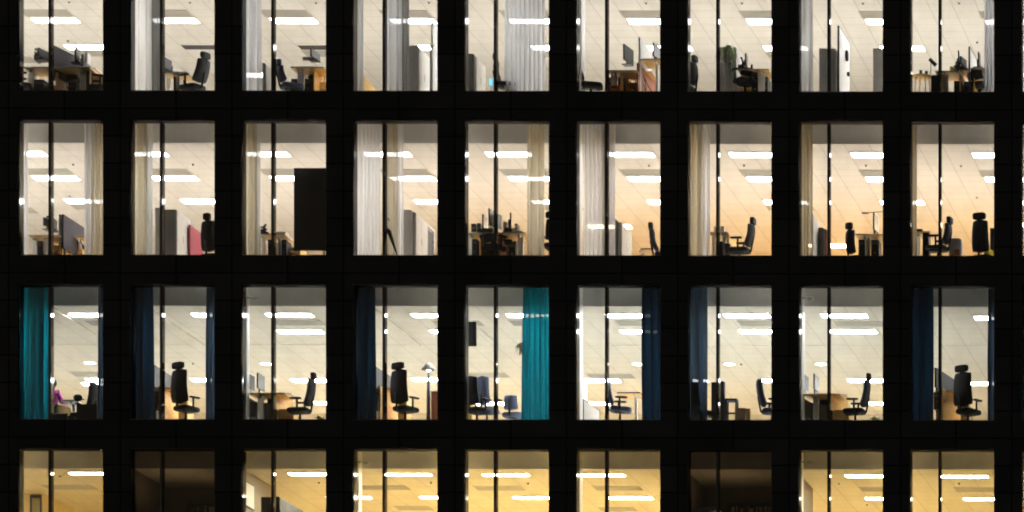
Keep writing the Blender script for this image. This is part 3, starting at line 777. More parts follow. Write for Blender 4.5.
# 1.9
o = empty('side_table', (PX(922.5, .85), .85, zfl(r))); hz = P(922, 76.5, .85).z - zfl(r)
MB().lathe([(.25, hz - .03), (.262, hz - .02), (.262, hz), (.05, hz + .001)], n=32).build('tabletop', 'wood', o)
for k in range(4):
    a = k * math.pi / 2 + .5; MB().tube([(.17 * math.cos(a), .17 * math.sin(a), hz - .03), (.22 * math.cos(a), .22 * math.sin(a), 0)], [.018, .012]).build('leg', 'wood', o)
tag(o, f'small round wooden table holding cups, {where(r,9)}', 'table')
zt = zfl(r) + hz
cup(r, 9, 921, .8, zt, 'black cup on the round table beside another', h=.135, rad=.04)
cup(r, 9, 926.3, .85, zt, 'black cup on the round table nearer the lamp', h=.13, rad=.04)
o = empty('desk_lamp', (PX(930.5, .95), .95, zt))
hz2 = P(931, 60, .95).z - zt
MB().lathe([(.07, 0), (.07, .015), (.02, .025)], n=20).build('base', 'grey', o)
MB().tube([(0, 0, .02), (.01, 0, hz2 - .02)], .013).build('arm', 'grey', o)
MB().tube([(-.02, 0, hz2 + .02), (.13, 0, hz2 - .13)], [.045, .05], n=16).build('lamp_head', 'black', o)
tag(o, f'tilted black desk lamp behind the cups, {where(r,9)}', 'desk lamp')
cabinet(r, 9, 931, 939.5, 75, .75, .45, 'low black cabinet beside the round table', 'black')
_, h = desk(r, 9, 935, 959, 70.7, .65, 'pale desk with lime cup', (945,), legw=.16)
cup(r, 9, 951.5, .75, DESKH[(r,9)], 'lime green cup on the pale desk', 'lime', .05, .12); cup(r, 9, 954.6, .8, DESKH[(r,9)], 'dark green cup beside lime cup', 'green', .04, .09)
DK = DESKH[(r,9)]
desk(r, 9, 955, 985, 69, 1.1, 'rear desk with wooden underside', (962, 982), legw=.06)
monitor(r, 9, 960, .95, 52.5, 2, 'black monitor nearer the lime cup', w=.4, h=.4)
monitor(r, 9, 964, 1.05, 58, -12, 'slate monitor against the dark divider', w=.4, h=.3, key='bluescr')
panel(r, 9, 969.2, .9, 977.5, 2.3, 46.5, .05, 'tall divider with dark edge and white face', 'dgrey', 'partition_screen', 'divider', face='wb')
desk(r, 9, 972, 985, 67.5, .9, 'short wooden desk by the grey curtain', (984,), legw=.05)
monitor(r, 9, 980, 1.0, 53.5, 0, 'black monitor beside the grey curtain', w=.3, h=.3)
pedestal(r, 9, 963, 1.3, 'wooden drawer unit under the cluttered desk')
pc(r, 9, 958, .95, 'black computer tower under lime cup desk', w=.2, h=.5)
pc(r, 9, 968, 1.0, 'black computer tower under the tall divider', w=.2, h=.5)
chair(r, 9, 980, 1.2, 74, 84, 60, 'black chair under the short wooden desk', head=False)

# ------------------------------------------------------------------ SECOND ROW
r = 1
curtain(r, 1, 21, 27.5, 'c_white', 'thin sheer curtain strip on the jamb')
curtain(r, 1, 84.5, 94, 'c_white', 'white sheer curtain covering the divider end', d=.5)
curtain(r, 1, 92, 104, 'c_beige', 'olive beige curtain by the pier', d=.6)
curtain(r, 2, 134, 147, 'c_beige', 'olive beige curtain against the jamb')
curtain(r, 2, 146, 152, 'c_white', 'thin sheer strip beside beige curtain', d=.6)
curtain(r, 3, 245, 257, 'c_beige', 'olive beige curtain against the jamb')
curtain(r, 3, 256.5, 260.5, 'c_white', 'thin sheer strip beside beige curtain', d=.6)
curtain(r, 4, 354.5, 380, 'c_white', 'wide pale pleated sheer curtain', pleats=7, amp=.10)
curtain(r, 4, 385, 397, 'c_beige', 'beige curtain behind the umbrella', d=.62)
curtain(r, 4, 396.5, 403.5, 'c_white', 'white sheer edge beside beige curtain', d=.66)
curtain(r, 5, 526.5, 543.5, 'c_beige', 'beige curtain hanging alone')
curtain(r, 6, 583, 604, 'c_white', 'white pleated curtain', pleats=5, amp=.10)
curtain(r, 6, 603.5, 607, 'c_beige', 'narrow beige curtain edge', d=.62)
curtain(r, 6, 608.5, 614.5, 'c_white', 'sheer curtain strip past the mullion', d=.6)
post(r, 6, 578, 582.5, .46, 'slim white post')
curtain(r, 7, 687.5, 701, 'c_beige', 'beige curtain against the jamb')
curtain(r, 7, 700, 709.5, 'c_white', 'pale sheer curtain beside beige one', d=.6)
curtain(r, 8, 799.5, 806, 'c_beige', 'brown beige curtain against the jamb')
curtain(r, 8, 805.5, 812.5, 'c_beige', 'narrow beige curtain beside the oval mirror', d=.62)
curtain(r, 9, 911, 916.5, 'c_beige', 'narrow beige curtain strip')
# 2.1
_, h = desk(r, 1, 28, 60, 235, .65, 'pale desk behind the mullion', (34.5, 45.5), legw=.12)
desk(r, 1, 36, 92, 236, 1.45, 'rear desk with bright wooden underside', (80,), legw=.05)
monitor(r, 1, 50, .85, 219.5, -14, 'grey monitor back behind the mullion', w=.5, key='bluescr')
monitor(r, 1, 55, 1.0, 219, 4, 'dark monitor beside the felt divider', w=.4)
panel(r, 1, 59.8, .72, 70, 1.8, 214.5, .5, 'narrow grey end of a divider', 'grey', t=.05)
panel(r, 1, 62.8, .75, 86, 2.3, 214.2, .35, 'purple grey felt divider running back', 'dgrey', face='felt')
pc(r, 1, 40, .9, 'black computer tower between white legs', w=.12, h=.5, z=.05)
pedestal(r, 1, 62, 1.3, 'yellow wooden drawer unit')
pedestal(r, 1, 74, 1.7, 'yellow wooden drawer unit deeper under desk')

# 2.2
cabinet(r, 2, 155, 162, 207.5, .85, .3, 'narrow grey cabinet behind the mullion', 'grey')
cabinet(r, 2, 162.5, 176, 209.5, .8, 1.05, 'tall pale cabinet with doors in light')
o = empty('red_door', (PX(190.3, 1.6), 1.6, zfl(r))); hz = P(190.3, 224.5, 1.6).z - zfl(r); dd = .98
bevel(MB().box(-.04, 0, 0, dd, .01, hz).build('leaf', 'red', o), .004); MB().box(.001, .05, dd - .12, dd - .09, hz * .5, hz * .5 + .03).build('handle', 'chrome', o)
tag(o, f'raspberry red panel door beside pale cabinet, {where(r,2)}', 'door')
chair(r, 2, 213.5, .72, 215.5, 256, 70, 'black high chair close to the pier', 'blackfab', bw=.42, tilt=.04, arms=False, hw=.2)
# 2.3
_, h = desk(r, 3, 261, 285, 233.5, .68, 'white desk with phone', (263.5, 280), legw=.07)
phone(r, 3, 265, .75, DESKH[(r,3)], 'black desk phone', 0)
o = MB().tube([(0,0,0),(0,0,.2),(.05,0,.27)], [.05,.035,.02]).build('desk_ornament', 'black', None, (PX(264, .85), .85, DESKH[(r,3)])); tag(o, f'black pointed desk speaker behind the phone, {where(r,3)}', 'speaker')
pc(r, 3, 271, .85, 'black computer tower under the phone desk', w=.15, h=.55, z=.03)
pc(r, 3, 284, .85, 'dark computer tower beside the black board', w=.12, h=.55, z=.03)
pedestal(r, 3, 292, 1.1, 'wooden drawer unit beside the black board', h=.45)
o = empty('mobile_board', (PX(311, .75), .75, zfl(r))); bw = (PX(329, .75) - PX(294, .75)); zt = P(311, 168, .75).z - zfl(r); zb = P(311, 250.5, .75).z - zfl(r)
bevel(MB().box(-bw * .49 + .02, bw * .51 - .02, .003, .032, zb + .02, zt - .02).build('board', 'boardblack', o), .004)
MB().box(-bw * .49, -bw * .49 + .02, 0, .036, zb, zt).box(bw * .51 - .02, bw * .51, 0, .036, zb, zt).box(-bw * .49 + .02, bw * .51 - .02, 0, .036, zt - .02, zt).box(-bw * .49 + .02, bw * .51 - .02, 0, .036, zb, zb + .02).build('frame', 'black', o)
for q in (-.36, .36):
    MB().box(q * bw - .02, q * bw + .02, .04, .075, .08, zt - .2).build('upright', 'chrome', o)
    f = MB().box(q * bw - .025, q * bw + .025, -.25, .35, .075, .11).build('foot', 'white', o)
    for y in (-.22, .32): MB().tube([(q * bw - .02, y, .035), (q * bw + .02, y, .035)], .033).build('caster', 'white', f)
tag(o, f'large black mobile board hiding the room, {where(r,3)}', 'board')
# 2.4
u0, u1 = P(385.6, 222, .48), P(397.5, 256, .5)
o = empty('umbrella', (u1.x, u1.y, zfl(r)))
A = u1 - o.location; T = u0 - o.location; dv = (T - A)
hk = [T + Vector((0, 0, 0)), T + Vector((-.02, 0, .05)), T + Vector((.02, 0, .09)), T + Vector((.07, 0, .08)), T + Vector((.09, 0, .03))]
MB().tube([A, A + dv * .12, A + dv * .55, A + dv * .72, A + dv * .8], [.008, .02, .045, .055, .02], n=14).build('canopy', 'blackfab', o)
MB().tube([A + dv * .78, T], .009).build('shaft', 'chrome', o); MB().tube(hk, .013).build('handle', 'black', o)
MB().tube([A + dv * .0, A - dv * .03], .006).build('tip', 'chrome', o)
tag(o, f'closed black umbrella leaning on the beige curtain, {where(r,4)}', 'umbrella')
cabinet(r, 4, 403.5, 411, 209.8, .85, .3, 'grey cabinet end beside the curtain', 'grey')
cabinet(r, 4, 411.5, 415, 212, .9, 1.15, 'tall white cabinet with dark edge')
o = empty('dark_doorway', (PX(425.5, 2.3), 2.3, zfl(r))); hz = P(425.5, 227, 2.3).z - zfl(r)
MB().box(-.05, 0, 0, .75, 0, hz).build('leaf', 'dgrey', o); MB().box(-.06, .03, -.06, -.002, 0, hz + .06).box(-.06, .03, .752, .81, 0, hz + .06).box(-.06, .03, -.06, .81, hz + .062, hz + .1).build('frame', 'grey', o)
MB().box(.002, .05, .62, .65, 1.0, 1.03).build('handle', 'chrome', o)
tag(o, f'dark door with pale frame beyond white cabinet, {where(r,4)}', 'door')
# 2.5
_, h = desk(r, 5, 465, 526, 232, .66, 'long pale desk full of equipment', (520.5, 470), legw=.14)
desk(r, 5, 472, 528, 233, 1.48, 'rear desk with orange wooden underside', (518,), legw=.05)
H5 = zfl(r) + h
for q, (a, b, t_) in enumerate(((471, 476, 223.5), (477, 480.5, 223))):
    o = empty('desk_speaker', (PX((a + b) / 2, .8), .8, H5)); w = (PX(b, .8) - PX(a, .8)) / 2; hh = P(a, t_, .8).z - H5
    bevel(MB().box(-w, w, 0, .14, 0, hh).build('case', 'black', o), .008); MB().lathe([(w * .7, 0), (w * .7, .004), (w * .3, .008)], n=20).build('cone', 'dgrey', o)
    o.children[-1].rotation_euler.x = R(90); o.children[-1].location = (0, -.002, hh * .5)
    tag(o, f"black desk speaker, {'wider one nearer the jamb' if q == 0 else 'slim one beside the monitor'}, {where(r,5)}", 'speaker')
monitor(r, 5, 485.5, .9, 216, 0, 'dark slate monitor seen from behind', base=H5, w=.42, key='bluescr')
monitor(r, 5, 493, .95, 210.5, -6, 'pale monitor behind the mullion', base=H5, w=.5, h=.42, key='grey')
monitor(r, 5, 498.5, 1.0, 213.5, -10, 'second pale monitor past the mullion', base=H5, w=.42, h=.36, key='bluescr')
monitor(r, 5, 511.5, .9, 213.5, 10, 'thin black monitor seen edge on', base=H5, w=.22, h=.3)
phone(r, 5, 507.5, .8, H5, 'black phone between the screens', 120)
o = MB().add([(-.16,-.1,0),(.16,-.1,0),(.16,.1,0),(-.16,.1,0),(-.14,-.09,.13),(.13,-.1,.04),(.14,.09,.05),(-.13,.1,.15)], [(0,3,2,1),(4,5,6,7),(0,1,5,4),(1,2,6,5),(2,3,7,6),(3,0,4,7)]).build('paper_stack', 'paper', None, (PX(519, .85), .85, H5))
tag(o, f'slumped stack of white papers on the equipment desk, {where(r,5)}', 'papers')
pc(r, 5, 474.5, .85, 'tall black computer tower', w=.13, h=.58, z=.02); pc(r, 5, 512, .85, 'black computer tower by the white leg', w=.16, h=.5, z=.02)
pc(r, 5, 466.5, .8, 'small black computer case near the jamb', w=.1, h=.2, z=.0)
pedestal(r, 5, 484, 1.2, 'orange wooden drawer unit'); pedestal(r, 5, 503, 1.4, 'reddish wooden drawer unit', 'redwood')
chair(r, 5, 493, 1.0, 233, 246, 60, 'black chair under the equipment desk', head=False, back_h=.3)
chair(r, 5, 555, .75, 214, 245, 85, 'tall black chair behind the curtain', bw=.36, tilt=.05)
# 2.6
panel(r, 6, 614.8, .85, 618, 1.15, 219, .02, 'dark door edge beside the sheer strip', 'dgrey', 'partition_screen', 'divider')
cabinet(r, 6, 618.3, 621, 222, .95, 1.2, 'bright white low cabinet behind dark edge')
_, h = desk(r, 6, 640.5, 652, 248, .75, 'low desk corner beside the chair', (642,), legw=.06, tray=False)
chair(r, 6, 665, .75, 223.5, 254, 8, 'black chair with headrest leaning back by pier', 'greyfab', tilt=.24, arms=False)
# 2.7
_, h = desk(r, 7, 709.5, 728, 231.7, .66, 'desk corner with dark tower beneath', (713.5, 724), legw=.07)
monitor(r, 7, 709.5, .85, 216, 6, 'thin dark monitor beside the curtain', w=.3, h=.32)
o = MB().box(-.12, .12, 0, .16, 0, .17).build('document_tray', 'white', None, (PX(719, .8), .8, DESKH[(r,7)])); MB().box(-.1, .1, -.004, -.001, .05, .12).build('slot', 'grey', o)
tag(o, f'white document tray on the desk corner, {where(r,7)}', 'tray')
pc(r, 7, 719, .9, 'black computer tower between white legs', w=.16, h=.55, z=.02); pc(r, 7, 727.5, .9, 'black computer tower at the desk end', w=.12, h=.5, z=.02)
panel(r, 7, 728, .9, 736, 1.9, 233, .1, 'low sloping wooden board beside the desk', 'wood', 'partition_screen', 'divider')
chair(r, 7, 740, .8, 218, 249, 176, 'charcoal chair with headrest in profile', 'greyfab', tilt=.2)
# 2.8
o = MB().blob((0, 0, 0), (.012, .16, .34), 1.).build('oval_mirror', 'screen', None, (PX(812.8, .78), .78, P(812.8, 234, .78).z)); tag(o, f'dark oval mirror seen edge on, {where(r,8)}', 'mirror')
MB().blob((-.012, 0, 0), (.01, .18, .36), 1.).build('frame', 'black', o)
cabinet(r, 8, 811.6, 812.2, 213, .7, 1.1, 'white cabinet carrying the oval mirror')
cabinet(r, 8, 818.5, 823, 227.5, 1.3, .4, 'dark low cabinet beside the mullion', 'dgrey')
cabinet(r, 8, 823, 826, 229, 1.4, .3, 'maroon low cabinet behind the mullion', 'redwood')
_, h = desk(r, 8, 855.5, 886, 233.7, .66, 'pale desk with dark monitor by pier', (867,), legw=.16)
monitor(r, 8, 876.5, .95, 214.5, -4, 'black monitor by the pier', w=.5, h=.42)
pc(r, 8, 861.5, .85, 'black computer tower beside white leg', w=.15, h=.58, z=.02); pc(r, 8, 875, .85, 'black computer tower past the white leg', w=.2, h=.58, z=.02)
chair(r, 8, 857, .70, 224.5, 258, 50, 'charcoal chair seen from behind beside desk', 'greyfab', bw=.3, hw=.2, tilt=.06, arms=False)
o = empty('lamp_arm', (PX(884, .9), .9, DESKH[(r,8)])); hz = P(880, 211.5, .9).z - DESKH[(r,8)]
MB().lathe([(.08, 0), (.08, .02), (.02, .03)], n=20).build('base', 'black', o); MB().tube([(0, 0, .02), (0, 0, hz), (-.38, 0, hz - .03)], .01).build('arm', 'black', o); MB().blob((-.46, 0, hz - .04), (.09, .04, .018), .6).build('lamp_head', 'black', o)
tag(o, f'long armed black task lamp over the desk, {where(r,8)}', 'lamp')
# 2.9
_, h = desk(r, 9, 915.5, 930, 231, .68, 'pale desk end against the jamb', (918,), legw=.1, tray=False)
cabinet(r, 9, 922.5, 928, 231.6, .72, .4, 'black low cabinet at the desk end', 'black')
o = MB().box(-.1, .1, 0, .2, 0, .08).build('document_tray', 'dgrey', None, (PX(918, .8), .8, DESKH[(r,9)] + .0)); MB().box(-.08, .08, -.004, -.001, .02, .06).build('slot', 'black', o); tag(o, f'dark tray on the desk end, {where(r,9)}', 'tray')
chair(r, 9, 938, .74, 217.5, 247, 172, 'charcoal chair with headrest behind the mullion', 'greyfab', tilt=.16)
o = empty('bin', (PX(956, .8), .8, zfl(r))); hz = P(956, 238.5, .8).z - zfl(r)
m = MB().blob((0, 0, hz / 2), (.165, .13, hz / 2), .35, nu=28, nv=18); m.build('body', 'white', o); MB().box(-.02, .1, -.136, -.132, hz * .30, hz * .52).build('label_patch', 'orange', o); MB().blob((.03, -.125, hz * .78), (.012, .01, .03), .6).build('latch', 'grey', o)
tag(o, f'white rounded bin with an orange patch, {where(r,9)}', 'bin')
chair(r, 9, 984, .66, 215, 257, 70, 'large charcoal chair close to the glass', 'greyfab', bw=.46, hw=.34, tilt=.04, arms=False)
o = MB().blob((0, 0, .12), (.13, .1, .12), .7).build('bag', 'yellow', None, (PX(989, .75), .75, zfl(r) + .1)); MB().tube([(-.06, 0, .22), (-.03, 0, .32), (.03, 0, .32), (.06, 0, .22)], .01).build('handle', 'yellow', o); tag(o, f'yellow bag low beside the large chair, {where(r,9)}', 'bag')
cabinet(r, 9, 990, 996, 228, .7, .4, 'black cabinet against the pier', 'black')

def cables(r, c, px, d, label, n=5, seed=1):
    rnd = random.Random(seed); o = empty('cable_bundle', (PX(px, d), d, zfl(r)))
    for k in range(n):
        x = rnd.uniform(-.35, .35); x2 = x + rnd.uniform(-.3, .3); y = rnd.uniform(0, .25)
        MB().tube([(x, y, .70), (x * .7 + x2 * .3 + .05, y + .03, .42), (x2, y - .03, .22), (x2 + rnd.uniform(-.1, .1), y, .012)], .011, n=7).build('cable', 'black', o)
    return tag(o, label + f', {where(r, c)}', 'cables', 'cables hanging under desks')
for k, (rr, c, px, d) in enumerate(((0, 1, 62, 1.05), (0, 3, 316, 1.1), (0, 6, 630, 1.1), (0, 9, 966, 1.2), (1, 1, 68, 1.2), (1, 5, 497, 1.1))):
    cables(rr, c, px, d, 'dark cables trailing from desk to floor', 6, k)
def binder(r, c, px, d, h0, lab, key, h=.31, w=.07):
    o = empty('binder', (PX(px, d), d, h0))
    bevel(MB().box(-w / 2, w / 2, 0, .26, 0, h).build('cover', key, o), .004); MB().box(-w * .3, w * .3, -.003, -.001, h * .55, h * .85).build('spine_label', 'paper', o)
    return tag(o, lab + f', {where(r, c)}', 'binder', 'binders on desks')
binder(0, 1, 36, .9, DESKH[(0,1)], 'black binder standing on the crowded desk', 'black')
binder(0, 1, 86, 1.1, DESKH[(0,1)], 'grey binder standing at the crowded desk end', 'grey', .26)
binder(0, 3, 309, .9, DESKH[(0,3)], 'thin pale folder beside the black monitor', 'paper', .1, .3)
binder(0, 9, 956.7, .9, DK, 'dark binder behind lime cup', 'bluescr', .3)
binder(1, 1, 48.3, .8, DESKH[(1,1)], 'slate binder behind the mullion', 'bluescr', .34, .1)
binder(1, 5, 505, .85, H5, 'grey binder between the screens', 'grey', .3, .1)
binder(1, 5, 516, .8, H5, 'black binder beside white papers', 'black', .24, .06)
binder(1, 3, 279, .85, DESKH[(1,3)], 'pale folder pile by the black board', 'paper', .09, .34)
for (rr, c, xa_, da, xb_, db, tp, key, lab) in ((0, 1, 56, .8, 74, 1.9, 72, 'wood', 'beech side panel under the middle of the desk'), (0, 1, 90, .85, 104, 1.8, 70, 'wood', 'beech side panel at the far desk end'),
        (0, 3, 314, .85, 328, 1.8, 71, 'wood', 'beech side panel below the monitor'), (0, 6, 621, .8, 635, 1.9, 74, 'wood', 'beech side panel under the slate monitor'),
        (0, 9, 960, .85, 968, 1.9, 73.5, 'wood', 'beech side panel under the monitors'), (0, 9, 974, .95, 984, 2.2, 71, 'wood', 'beech side panel below white divider'),
        (1, 1, 60, .8, 82, 2.2, 237, 'wood', 'beech side panel below the felt divider'), (1, 5, 480, .85, 494, 1.8, 236, 'wood', 'beech side panel under the slate monitor'), (1, 5, 499, .9, 515, 2.0, 238, 'redwood', 'reddish side panel under the screens')):
    panel(rr, c, xa_, da, xb_, db, tp, .1, lab, key, 'wood_board', 'board', t=.03)
# ------------------------------------------------------------------ THIRD ROW
r = 2
def colored(c, x0, x1, key, lab, **k): return curtain(r, c, x0, x1, key, lab, wob=1., fold=.5, **k)
colored(1, 16, 49, 'c_teal', 'bright teal curtain', pleats=5, amp=.13, lean=.05)
colored(1, 98, 107, 'c_slate', 'narrow slate grey curtain')
colored(2, 129, 149.5, 'c_navy', 'dark navy curtain', lean=.06)
colored(2, 206, 219, 'c_slate', 'slate blue curtain by the pier')
colored(4, 351, 373.5, 'c_navy', 'dark navy curtain', lean=.06)
colored(5, 523, 548, 'c_teal', 'bright teal curtain', pleats=5, amp=.13, lean=.18)
colored(6, 641, 664, 'c_navy', 'dark blue curtain by the pier', lean=.08)
colored(7, 682, 705, 'c_slate', 'slate blue curtain', lean=.1)
colored(9, 909, 931, 'c_navy', 'dark navy curtain', lean=.06)
colored(9, 988, 1000, 'c_slate', 'slate blue curtain by the pier')
colored(10, 1018, 1040, 'c_teal', 'teal curtain cut by the picture edge', pleats=6)
# 3.1
o = empty('open_box', (PX(67, .9), .9, zfl(r)))
_, h = desk(r, 1, 60, 76, 399.5, .9, 'white table beyond the seated person', (74,), dp=.9, edge='white', under='white', tray=False, legw=.06)
o2 = o
bpy.data.objects.remove(o2)
panel(r, 1, 57.5, .75, 70, 1.2, 404.5, .30, 'tilted wooden board under the white table', 'wood', 'wood_board', 'board', t=.05)
cabinet(r, 1, 76.5, 96.5, 404, .7, .45, 'dark navy low cabinet', 'black')
chair(r, 1, 84, 1.0, 384, 414, 168, 'black chair back above the navy cabinet', 'blackfab', head=False, arms=False, bw=.42, tilt=.14)
o = empty('desk_fan', (PX(78, .85), .85, P(78, 404.05, .85).z)); 
MB().lathe([(.07, 0), (.07, .015), (.02, .03)], n=20).build('base', 'black', o); MB().tube([(0, 0, .02), (0, 0, .12)], .015).build('neck', 'black', o); MB().blob((0, 0, .15), (.11, .06, .085), .8).build('head', 'black', o); MB().tube([(.09, 0, .12), (.16, 0, .11)], .016).build('knob', 'black', o)
tag(o, f'black rounded desk fan on the navy cabinet, {where(r,1)}', 'fan')
# 3.2 / 3.4 / 3.9
for c, dx, dy in ((2, 0, 2.2), (4, 219.3, 2.6), (9, 782, 5.2)):
    loc = {2: 'between navy and slate curtains', 4: 'beside the white floor lamp', 9: 'between two blue curtains near the picture edge'}[c]
    chair(r, c, 186 + dx, .8, 361.5 + dy, 405 + dy, 56, f'black high chair with headrest', 'blackfab', bw=.60, hw=.40, tilt=.02)
    desk(r, c, 153 + dx, 171 + dx, 385 + dy, .9, 'sit stand desk with yellow underside', (158 + dx,), dp=1.0, tray=True)
    panel(r, c, 160 + dx, .72, 178 + dx, 1.9, 383 + dy, .05, 'beech board side panel', 'wood', 'wood_board', 'board', t=.05)
    panel(r, c, 153.5 + dx, .95, 178 + dx, 2.9, 362.5 + dy, 1.0, 'dark grey divider sloping away behind chair', 'dgrey', t=.05)
    cabinet(r, c, 178.5 + dx, 186.5 + dx, 398 + dy, 1.2, .5, 'low beech cabinet behind the chair', 'wood')
    pc(r, c, 155 + dx, .9, 'black computer tower hung beside curtain', w=.16, h=.42, z=.45)
o = empty('floor_lamp', (PX(428.5, 1.2), 1.2, zfl(r))); hz = P(428, 363, 1.2).z - zfl(r)
MB().lathe([(.15, 0), (.15, .02), (.03, .03)], n=24).build('base', 'grey', o); MB().tube([(0, 0, .02), (0, 0, hz - .75), (0, 0, hz - .12)], [.05, .045, .018]).build('pole', 'bluefab', o)
MB().lathe([(.17, hz - .18), (.172, hz - .17), (.07, hz - .01), (.04, hz), (.0, hz)], n=28).build('shade', 'paper', o); MB().blob((0, 0, hz - .17), (.05, .05, .04), 1.).build('bulb', 'spot', o)
tag(o, f'floor lamp with white cone shade and grey post, {where(r,4)}', 'floor lamp')
cabinet(r, 4, 431, 440, 391, 1.0, .5, 'brown wooden cabinet beside the floor lamp', 'redwood')
# 3.3 / 3.8
for c, dx, dy in ((3, 0, 0), (8, 555.3, .9)):
    loc = {3: 'beside the navy curtain bay', 8: 'near the picture edge bay'}[c]
    post(r, c, 245.5 + dx, 249.5 + dx, .46, 'slim white post carrying a small camera', True)
    _, h = desk(r, c, 248 + dx, 285 + dx, 392.5 + dy, .62, 'white sit stand desk with wooden underside', (260.5 + dx,), dp=.8, legw=.13, edge='grey')
    H3 = DESKH[(r, c)]
    monitor(r, c, 250.5 + dx, .9, 374 + dy, -6, 'white edged monitor against the post', base=H3, w=.55, h=.4, key='white')
    monitor(r, c, 261.5 + dx, .95, 374.5 + dy, -3, 'slate monitor angled beside mullion', base=H3, w=.5, h=.38, key='bluescr')
    desk(r, c, 262 + dx, 292 + dx, 392.7 + dy, 1.45, 'rear sit stand desk with beech underside', (288 + dx,), dp=.9, legw=.06)
    panel(r, c, 249 + dx, .8, 266 + dx, 2.0, 398 + dy, .25, 'dark board under the desk', 'dgrey', 'modesty_panel', 'panel')
    panel(r, c, 274.5 + dx, .8, 292 + dx, 1.9, 391.5 + dy, .42, 'beech board sloping away behind mullion', 'wood', 'wood_board', 'board', t=.05)
    cabinet(r, c, 277 + dx, 293 + dx, 409 + dy, 1.0, .4, 'low beech cabinet beneath the desk', 'wood')
    o = empty('added_dark_panel', (PX(263 + dx, 1.25), 1.25, zfl(r))); MB().box(-.33, .33, 0, .02, .12, .66).build('panel', 'dgrey', o)  # dark sheet added to darken the space beneath the desk
    for q in (-.3, .3): MB().box(q - .02, q + .02, .021, .06, 0, .67).build('leg', 'black', o)
    tag(o, f'panel added to darken the space under the desk, {where(r,c)}', 'panel')
    chair(r, c, 300 + dx, .74, 372.5 + dy, 409 + dy, 178, 'black chair with small headrest facing the desk', 'blackfab', tilt=.17, hw=.18)
    plant(r, c, 321 + dx, 1.0, zfl(r) + .0, 'small leafy plant low by the pier', n=40, ln=.26, droop=.6, spread=.26, stem=.06, seed=9)
# 3.5
tx = PX(471, .62)
o = empty('television', (tx, .62, P(471, 346, .62).z)); hz = P(471, 321.7, .62).z - P(471, 346, .62).z; w = (PX(476.2, .62) - PX(465.6, .62)) / 2
bevel(MB().box(-w, w, 0, .055, 0, hz).build('casing', 'black', o), .006); MB().box(-w + .012, w - .012, -.004, -.001, .02, hz - .015).build('screen', 'screen', o)
bk = MB().box(-w * .5, w * .5, .056, .075, hz * .35, hz * .65).tube([(-w * .2, .085, hz * .5), (-w - .08, .03, hz * .5), (-w - .16, -.12, hz * .5)], .02).build('bracket', 'dgrey', o)
tag(o, f'black television on a bracket beside the jamb, {where(r,5)}', 'television')
chair(r, 5, 477, .75, 378.5, 409, 62, 'black chair with rounded back beside the mullion', 'blackfab', head=False, bw=.42, tilt=.06)
chair(r, 5, 487, 1.3, 378.5, 409, 75, 'slate blue chair half hidden behind black chair', 'bluefab', head=False, bw=.36, tilt=.06)
chair(r, 5, 514, 1.5, 397.5, 414, 80, 'low slate blue chair beside teal curtain', 'bluefab', head=False, arms=False, bw=.36, tilt=.08)
cabinet(r, 5, 464, 471, 400, 1.3, .5, 'low beech cabinet behind black chair', 'wood')
plant(r, 5, 524, .85, P(524, 352, .85).z, 'hanging plant trailing leaves beside teal curtain', n=40, ln=.4, droop=1.1, spread=.32, hang=True, stem=.0, seed=3)
# 3.6
post(r, 6, 577, 583, .46, 'broad white post')
chair(r, 6, 620, .78, 375.5, 408, 14, 'slate blue chair with headrest before the desk', 'bluefab', tilt=.17, hw=.18, frame='black')
desk(r, 6, 617, 640, 392, 1.3, 'desk behind the slate blue chair', (636,), legw=.06, dp=.8, edge='dgrey')
panel(r, 6, 583, .9, 599, 2.3, 399, .1, 'low white cabinet back with dark top edge', 'dgrey', 'partition_screen', 'divider', face='cab')
o = empty('picture_frame', (PX(582, 2.2), 2.2, P(582, 392, 2.2).z)); MB().box(-.015, .015, 0, .5, -.3, .3).build('frame', 'black', o); MB().box(.016, .02, .03, .47, -.27, .27).build('print', 'paper', o); MB().box(-.03, -.016, -.15, .65, -(P(582, 392, 2.2).z - zfl(r)), .35).build('board', 'white', o)
tag(o, f'black framed notice beside the broad white post, {where(r,6)}', 'notice board')
# 3.7
for q, (a, b, t_) in enumerate(((711.2, 716.4, 382), (720.2, 724.2, 381.2))):
    o = empty('tall_speaker', (PX((a + b) / 2, .7), .7, zfl(r))); w = (PX(b, .7) - PX(a, .7)) / 2; hz = P(a, t_, .7).z - zfl(r)
    bevel(MB().box(-w, w, 0, .16, .03, hz).build('case', 'black', o), .01); MB().box(-w - .03, w + .03, -.03, .19, 0, .03).build('base', 'black', o); MB().box(-w + .01, w - .01, -.006, -.001, .15, hz - .04).build('grille', 'dgrey', o)
    tag(o, f"tall black column speaker {'touching the mullion' if q == 0 else 'standing clear of the mullion'}, {where(r,7)}", 'speaker')
chair(r, 7, 704, .75, 384, 412, 30, 'black chair edge beside the slate curtain', 'blackfab', head=False, arms=False, tilt=.1)
o = empty('stool', (PX(732, .95), .95, zfl(r))); hz = P(732, 399.5, .95).z - zfl(r); w = .14
MB().box(-w, w, -.14, .14, hz - .05, hz).build('seat', 'navyfab', o)
for sx in (-1, 1):
    for sy in (-1, 1): MB().box(sx * (w - .02) - .018, sx * (w - .02) + .018, sy * .12 - .018, sy * .12 + .018, 0, hz - .05).build('leg', 'navyfab', o)
MB().box(-w + .04, w - .04, -.13, -.1, hz * .45, hz * .45 + .04).build('rail', 'navyfab', o)
tag(o, f'dark blue square stool behind the cardboard box, {where(r,7)}', 'stool')
o = empty('cardboard_box', (PX(740, .75), .75, zfl(r))); w = (PX(745, .75) - PX(734.6, .75)) / 2; hz = P(740, 408, .75).z - zfl(r)
MB().box(-w, w, 0, .3, 0, hz).build('body', 'card', o)
